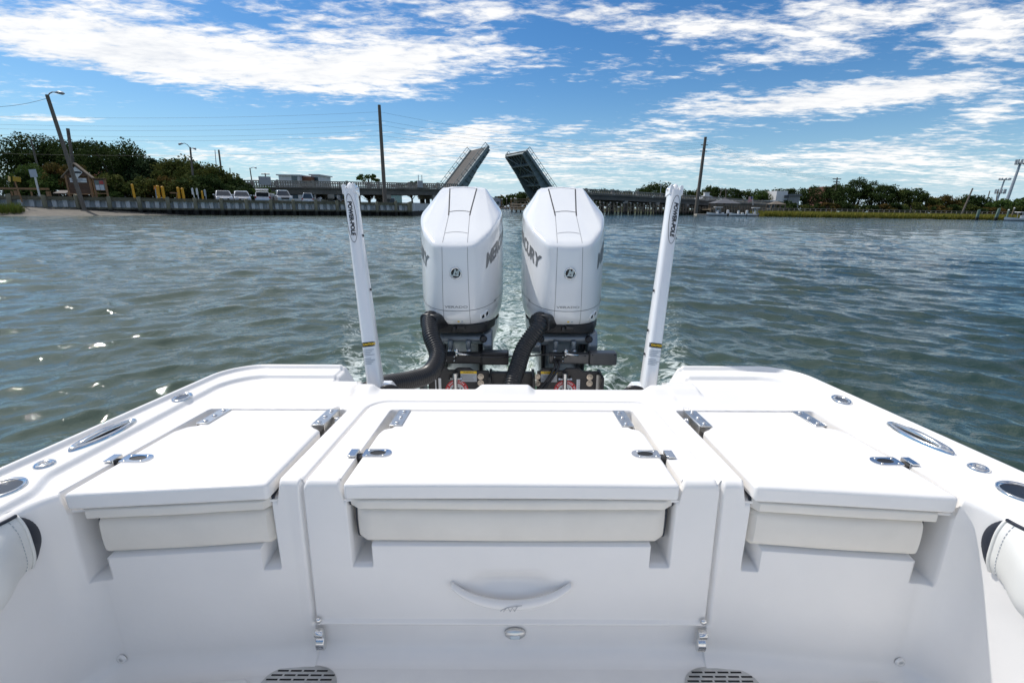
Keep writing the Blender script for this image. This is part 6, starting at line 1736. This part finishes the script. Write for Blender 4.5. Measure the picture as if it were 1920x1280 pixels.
building('house', 'modern white house with slanted roof above the bridge railing', 522, 560, 329.5, 372, 135, 9, STUC, 'flat', [(.28, .86, 1.5, 2.4), (-.2, .3, 2, 1.6), (.2, .3, 2, 1.6)], LEFT_Z)
building('house', 'brown timber-clad house next to the modern white one', 559, 584, 331.5, 372, 137, 9, BRICK, None, [(.1, .78, 3.2, .5), (.2, .28, 3.0, 1.6)], LEFT_Z)
building('house', 'narrow white house right of the brown timber-clad one', 583, 597, 329, 372, 139, 9, STUC, 'flat', [(.2, .85, 1.0, 1.4), (0, .3, 1, 1.4)], LEFT_Z)
building('house', 'pale house with paired windows under the bridge span', 603, 632, 356, 376, 120, 8, mat('pale siding', (.50, .50, .52), .8), None, [(-.20, .55, .7, 1.1), (-.05, .55, .7, 1.1), (.30, .62, 1.2, 1.2)], LEFT_Z)
building('house', 'brown house with two storeys under the bridge span', 631, 656, 352, 376, 122, 8, mat('brown siding', (.15, .10, .07), .8), None, [(-.05, .6, 1.4, 2.2), (.3, .5, .8, 1.4)], LEFT_Z)
building('house', 'green-roofed pale building behind the tall left utility pole', 712, 742, 362, 380, 150, 8, mat('mint siding', (.28, .42, .38), .8), 'flat', [(-.2, .4, 1.6, 1.2), (.25, .4, 1.6, 1.2)], LEFT_Z)
building('dock_house', 'white-roofed dock house in the gap between the motors', 916, 938, 373, 388, 300, 10, mat('lilac grey wall', (.34, .33, .38), .8), 'shed', [(.3, .5, 2, 1.6)], .9)
t, W_, h = building('waterfront_building', 'white waterfront building with dark balconies among the right trees', 1457, 1478, 358, 385, 165, 10, STUC, None, [], RIGHT_Z)
for k in range(3):
    mb = MB(); mb.box((W_ * .38, -.4, h * (.30 + .22 * k)), (W_ * .30, .7, .9)); mb.build('balcony', mat('dark balcony', (.05, .06, .07), .6), t)
mb = MB(); mb.box((W_ * 1.15, 4, h * .82), (W_ * 1.3, 8, .5)); mb.build('side_roof', mat('grey roof', (.12, .135, .15), .6), t)
mb = MB(); mb.box((W_ * 1.15, 4.2, h * .40), (W_ * 1.2, 7, h * .78)); mb.build('side_wing', mat('grey wall', (.26, .27, .28), .8), t)
building('brick_building', 'red brick building half hidden by trees on the right', 1548, 1576, 350, 385, 178, 10, mat('red brick', (.20, .085, .06), .85, col2=(.15, .07, .05), vscale=1), None, [(.1, .88, 3.2, .6)], RIGHT_Z)
building('restaurant', 'long low restaurant with pale eaves behind the moored boats', 1376, 1452, 377.5, 392, 148, 8, mat('brown wall', (.13, .11, .09), .8), 'flat', [(-.35, .55, 3, 1.6), (-.1, .55, 3, 1.6), (.15, .55, 3, 1.6), (.38, .55, 3, 1.6)], RIGHT_Z)
building('beach_house', 'small house with pale chimney block on the causeway behind the tall right pole', 1316, 1342, 374, 386, 150, 6, mat('tan wall', (.26, .24, .21), .8), 'gable', [], RIGHT_Z)
mb = MB(); p = at(1324, 369, 148); mb.box((0, 0, 0), (1.3, 1.3, 2.2)); mb.box((0, 0, 1.16), (1.5, 1.5, .15)); o = mb.build('cupola', STUC, None); o.location = p; tag(o, 'pale square cupola above the causeway house', 'cupola')
def pavilion(label, px0, px1, peak, eave, base, Y, rm):
    a = at(px0, eave, Y); b = at(px1, eave, Y); c = (a + b) / 2; W_ = (b - a).length; zp = at((px0 + px1) / 2, peak, Y).z; ze = c.z; zb = at((px0 + px1) / 2, base, Y).z
    t = thing('pavilion', label, 'pavilion', (c.x, Y, zb), 0.0); d = W_ * .38
    q = [(-W_ / 2, -d, ze - zb), (W_ / 2, -d, ze - zb), (W_ / 2, d, ze - zb), (-W_ / 2, d, ze - zb), (-W_ * .04, 0, zp - zb), (W_ * .04, 0, zp - zb)]
    mb = MB(); mb.add(q, [(0, 1, 5, 4), (1, 2, 5), (2, 3, 4, 5), (3, 0, 4), (3, 2, 1, 0)]); mb.build('roof', rm, t)
    for s2 in (-1, -.35, .35, 1):
        for e in (-1, 1):
            mb = MB(); mb.box((s2 * W_ * .44, e * d * .85, (ze - zb) / 2), (.25, .25, ze - zb)); mb.build('post', WOOD, t)
    mb = MB(); mb.box((0, 0, .05), (W_ * .96, d * 1.9, .2)); mb.build('floor', WOOD, t)
    mb = MB(); mb.beam((-W_ * .44, -d * .87, 1.0), (W_ * .44, -d * .87, 1.0), .1, .12); mb.build('railing', WOOD, t)
    for k in range(8):
        c_ = bpy.context; x = (-.42 + k * .12) * W_; mb = MB(); mb.box((x, -d * .8, -.8), (.3, .3, 1.9)); mb.build('stilt', WOOD, t)
pavilion('pavilion with grey hipped roof on the dock behind the moored boats', 1334, 1382, 372.5, 381.5, 392, 131, mat('grey shingle roof', (.10, .105, .12), .8, var=.1))
pavilion('smaller open gazebo left of the boardwalk', 1441, 1469, 377, 383, 392, 138, mat('brown shingle roof', (.15, .125, .10), .85, var=.1))
# dock deck, boardwalk
dk = thing('dock', 'timber dock with railing behind the moored boats', 'dock', tuple(at(1390, 395, 128)))
a = at(1330, 394, 128); b = at(1432, 395.5, 128)
mb = MB(); mb.prism([(a.x, 127), (b.x, 127), (b.x, 136), (a.x, 136)], lambda u, v, k: (u, v, k), 1.25, 1.5); mb.build('deck', WOOD, dk)
for k in range(22):
    x = a.x + (b.x - a.x) * k / 21
    mb = MB(); mb.box((x, 127.0, .5), (.28, .28, 2.6)); mb.build('pile', FEND, dk)
    mb = MB(); mb.box((x, 127.2, 2.0), (.12, .12, 1.0)); mb.build('rail_post', WOOD, dk)
for z in (1.9, 2.3, 2.55): mb = MB(); mb.beam((a.x, 127.15, z), (b.x, 127.15, z), .08, .14); mb.build('rail', WOOD, dk)
bw = thing('boardwalk', 'long timber boardwalk with railing above the marsh grass', 'boardwalk', tuple(at(1600, 398, 133)))
a = at(1418, 396, 131); b = at(1990, 409, 136)
nb = 60
for k in range(nb):
    q = a.lerp(b, k / (nb - 1))
    mb = MB(); mb.box((q.x, q.y + .5, .45), (.16, .16, 1.4)); mb.build('pile', WOOD, bw)
    mb = MB(); mb.box((q.x, q.y - .1, 1.55), (.11, .11, 1.05)); mb.build('rail_post', mat('greyed rail timber', (.27, .24, .20), .85), bw)
for z, hh in ((2.02, .10), (1.55, .08)): mb = MB(); mb.beam((a.x, a.y - .1, z), (b.x, b.y - .1, z), .10, hh); mb.build('rail', MATS['greyed rail timber'], bw)
mb = MB(); mb.beam((a.x, a.y + .8, 1.05), (b.x, b.y + .8, 1.05), 1.8, .12); mb.build('walk_deck', MATS['greyed rail timber'], bw)
# ------------------------------------------------------------------ moored boats
HULLW = mat('white boat hull', (.66, .66, .66), .3)
def small_boat(label, px, py, Y, L_, rz, top, name='moored_boat'):
    p = ground(px, py, 0); p = at(px, py, Y); t = thing(name, label, 'boat', (p.x, p.y, 0), rz, 'moored boats on the right')
    st = np.linspace(0, 1, 13); rows = []
    for s_ in st:
        hw = .16 * L_ * (1 - max(0, (s_ - .45) / .55) ** 2.2); sh = .48 + .36 * s_ ** 2; rows.append([(-L_ / 2 + L_ * s_, y * hw, z) for y, z in ((-.75, -.25), (-.95, .25), (-1, sh), (1, sh), (.95, .25), (.75, -.25))])
    G = np.array(rows); mb = MB(); mb.grid(G, flip=True); mb.add(G[0], [tuple(range(6))]); mb.build('hull', HULLW, t, auto=40)
    for s2 in (0, 1):
        q = G[:, 1 if s2 == 0 else 4].copy(); q2 = q.copy(); q[:, 1] *= 1.02; q2[:, 1] *= 1.01; q[:, 2] = .22; q2[:, 2] = .04
        mb = MB(); mb.grid(np.stack([q, q2], 1)); mb.build('boot_stripe', mat('boot stripe', (.03, .035, .05), .5), t)
    mb = MB(); mb.box((-.05 * L_, 0, .85), (.10 * L_, .7, .9)); mb.build('console', HULLW, t, bevel=.08)
    mb = MB(); mb.box((-.02, 0, 1.45), (.05, .7, .4)); mb.build('windscreen', GLASS, t)
    if top:
        mb = MB(); mb.box((-.05 * L_, 0, 1.95), (.40 * L_, 1.5, .16)); mb.build('hardtop', HULLW, t, bevel=.04)
        for sx in (-.14, .04):
            for sy in (-.6, .6): mb = MB(); mb.tube([(sx * L_, sy, .5), (sx * L_ + .05, sy * .95, 1.93)], .06, 6); mb.build('top_leg', GALV, t)
    mb = MB(); mb.box((-L_ / 2 - .22, 0, .95), (.5, .5, .85)); mb.build('outboard_cowl', BLACKM if 'dark motor' in label else HULLW, t, bevel=.1)
    mb = MB(); mb.box((-L_ / 2 - .22, 0, .3), (.25, .2, 1.0)); mb.build('outboard_leg', BLACKM, t)
    mb = MB(); mb.box((-.3 * L_, 0, .6), (.5, 1.0, .4)); mb.build('seat', HULLW, t, bevel=.05)
    return t
small_boat('white moored boat with hardtop nearest the bridge', 1343, 404, 119, 4.5, R(170), True)
small_boat('white moored boat with low windscreen in the middle of the three', 1382, 405, 117.5, 3.6, R(168), False)
small_boat('white moored boat with hardtop and dark motor beside the marsh', 1413, 405.5, 119, 3.9, R(174), True)
small_boat('white boat with beige canvas top cut by the right edge', 1913, 412, 117, 7.4, R(178), True, 'motor_boat')
mb = MB(); p = at(1316, 402, 124); mb.box((0, 0, .15), (3.2, 2.2, .35)); o = mb.build('floating_dock', mat('pale dock float', (.40, .38, .34), .8)); o.location = (p.x, p.y, 0); tag(o, 'small pale floating dock left of the moored boats', 'dock')
GRP = stained('green weathered pile', (.15, .22, .18), (.02, .018, .015), .5, .9)
for lab, x0, y0, x1, y1, Y, m_ in (('pair of green mooring piles in the marsh edge', 1829, 414, 1835, 393.5, 122, GRP), ('slender green mooring pile right of the pair', 1864, 414, 1873, 391, 121, GRP), ('green pile with white cap left of the right-hand boat', 1886, 413, 1891.5, 394.5, 121, GRP), ('grey pile with white cap above the right-hand boat', 1897, 405, 1902, 391, 128, WOOD)):
    t, a, b = pole(lab, x0, y0, x1, y1, Y, .2, .17, m=m_, name='mooring_pile', zmin=-.3)
    if 'white cap' in lab: mb = MB(); mb.lathe([(.2, 0), (.16, .15), (0, .3)], b, n=8); mb.build('cap', WHP, t)
    if 'pair' in lab:
        mb = MB(); mb.tube([a + Vector((.5, .1, 0)), b + Vector((.35, .1, .1))], .19, 8); mb.build('second_pile', GRP, t)
fp, a, b = pole('white flagpole with a red and white flag behind the moored boats', 1412, 392, 1411.5, 368, 134, .07, .05, m=WHP, name='flagpole', zmin=1.4); fp['category'] = 'flag'
mb = MB(); mb.grid(np.array([[(b.x - k * .22, b.y + .1 * math.sin(k), b.z - .1 - r_ * .35 - .04 * k * r_) for r_ in range(4)] for k in range(6)])); mb.build('flag_stripes', mat('flag cloth', (.42, .09, .09), .8, col2=(.55, .5, .5), vscale=2.0, stretch=(.1, .1, 6)), fp)
mb = MB(); mb.grid(np.array([[(b.x - k * .2, b.y - .04 + .1 * math.sin(k), b.z - .1 - r_ * .3) for r_ in range(3)] for k in range(3)])); mb.build('flag_canton', mat('flag blue', (.04, .06, .18), .8), fp)
# ------------------------------------------------------------------ far marina in the gap between the motors
mar = thing('marina_dock', 'far marina dock in the gap between the motors', 'dock', tuple(at(958, 392, 230)))
a = at(925, 391.5, 230); b = at(1000, 393, 230)
mb = MB(); mb.beam((a.x, 230, .7), (b.x, 230, .7), 2.0, .3); mb.build('deck', WOODR, mar)
for k in range(12): x = a.x + (b.x - a.x) * k / 11; mb = MB(); mb.box((x, 229, .2), (.4, .4, 1.4)); mb.build('pile', WOODR, mar)
for i, (px, pt) in enumerate(((941.5, 374), (950, 373), (958.5, 373), (965, 372), (967.5, 373))):
    t, a, b = pole(['leftmost white capped marina pile', 'second white capped marina pile', 'tan marina pile in the middle of the gap', 'slim pale mast in the marina', 'white capped marina pile by the fender walkway'][i], px, 391, px, pt, 228, .28 if i == 2 else .2, .2, m=WOODR if i == 2 else WOOD, name='marina_pile', zmin=-.3)
    mb = MB(); mb.lathe([(.3, 0), (.25, .2), (0, .5)], b, n=8); mb.build('cap', WHP, t)
for i, (px, L_) in enumerate(((936, 7), (949, 8), (962, 7))):
    small_boat(['far white boat nearest the dock house', 'far white boat in the middle of the gap', 'far white boat by the fender walkway'][i], px, 391, 240, L_, R(15 + i * 20), False)
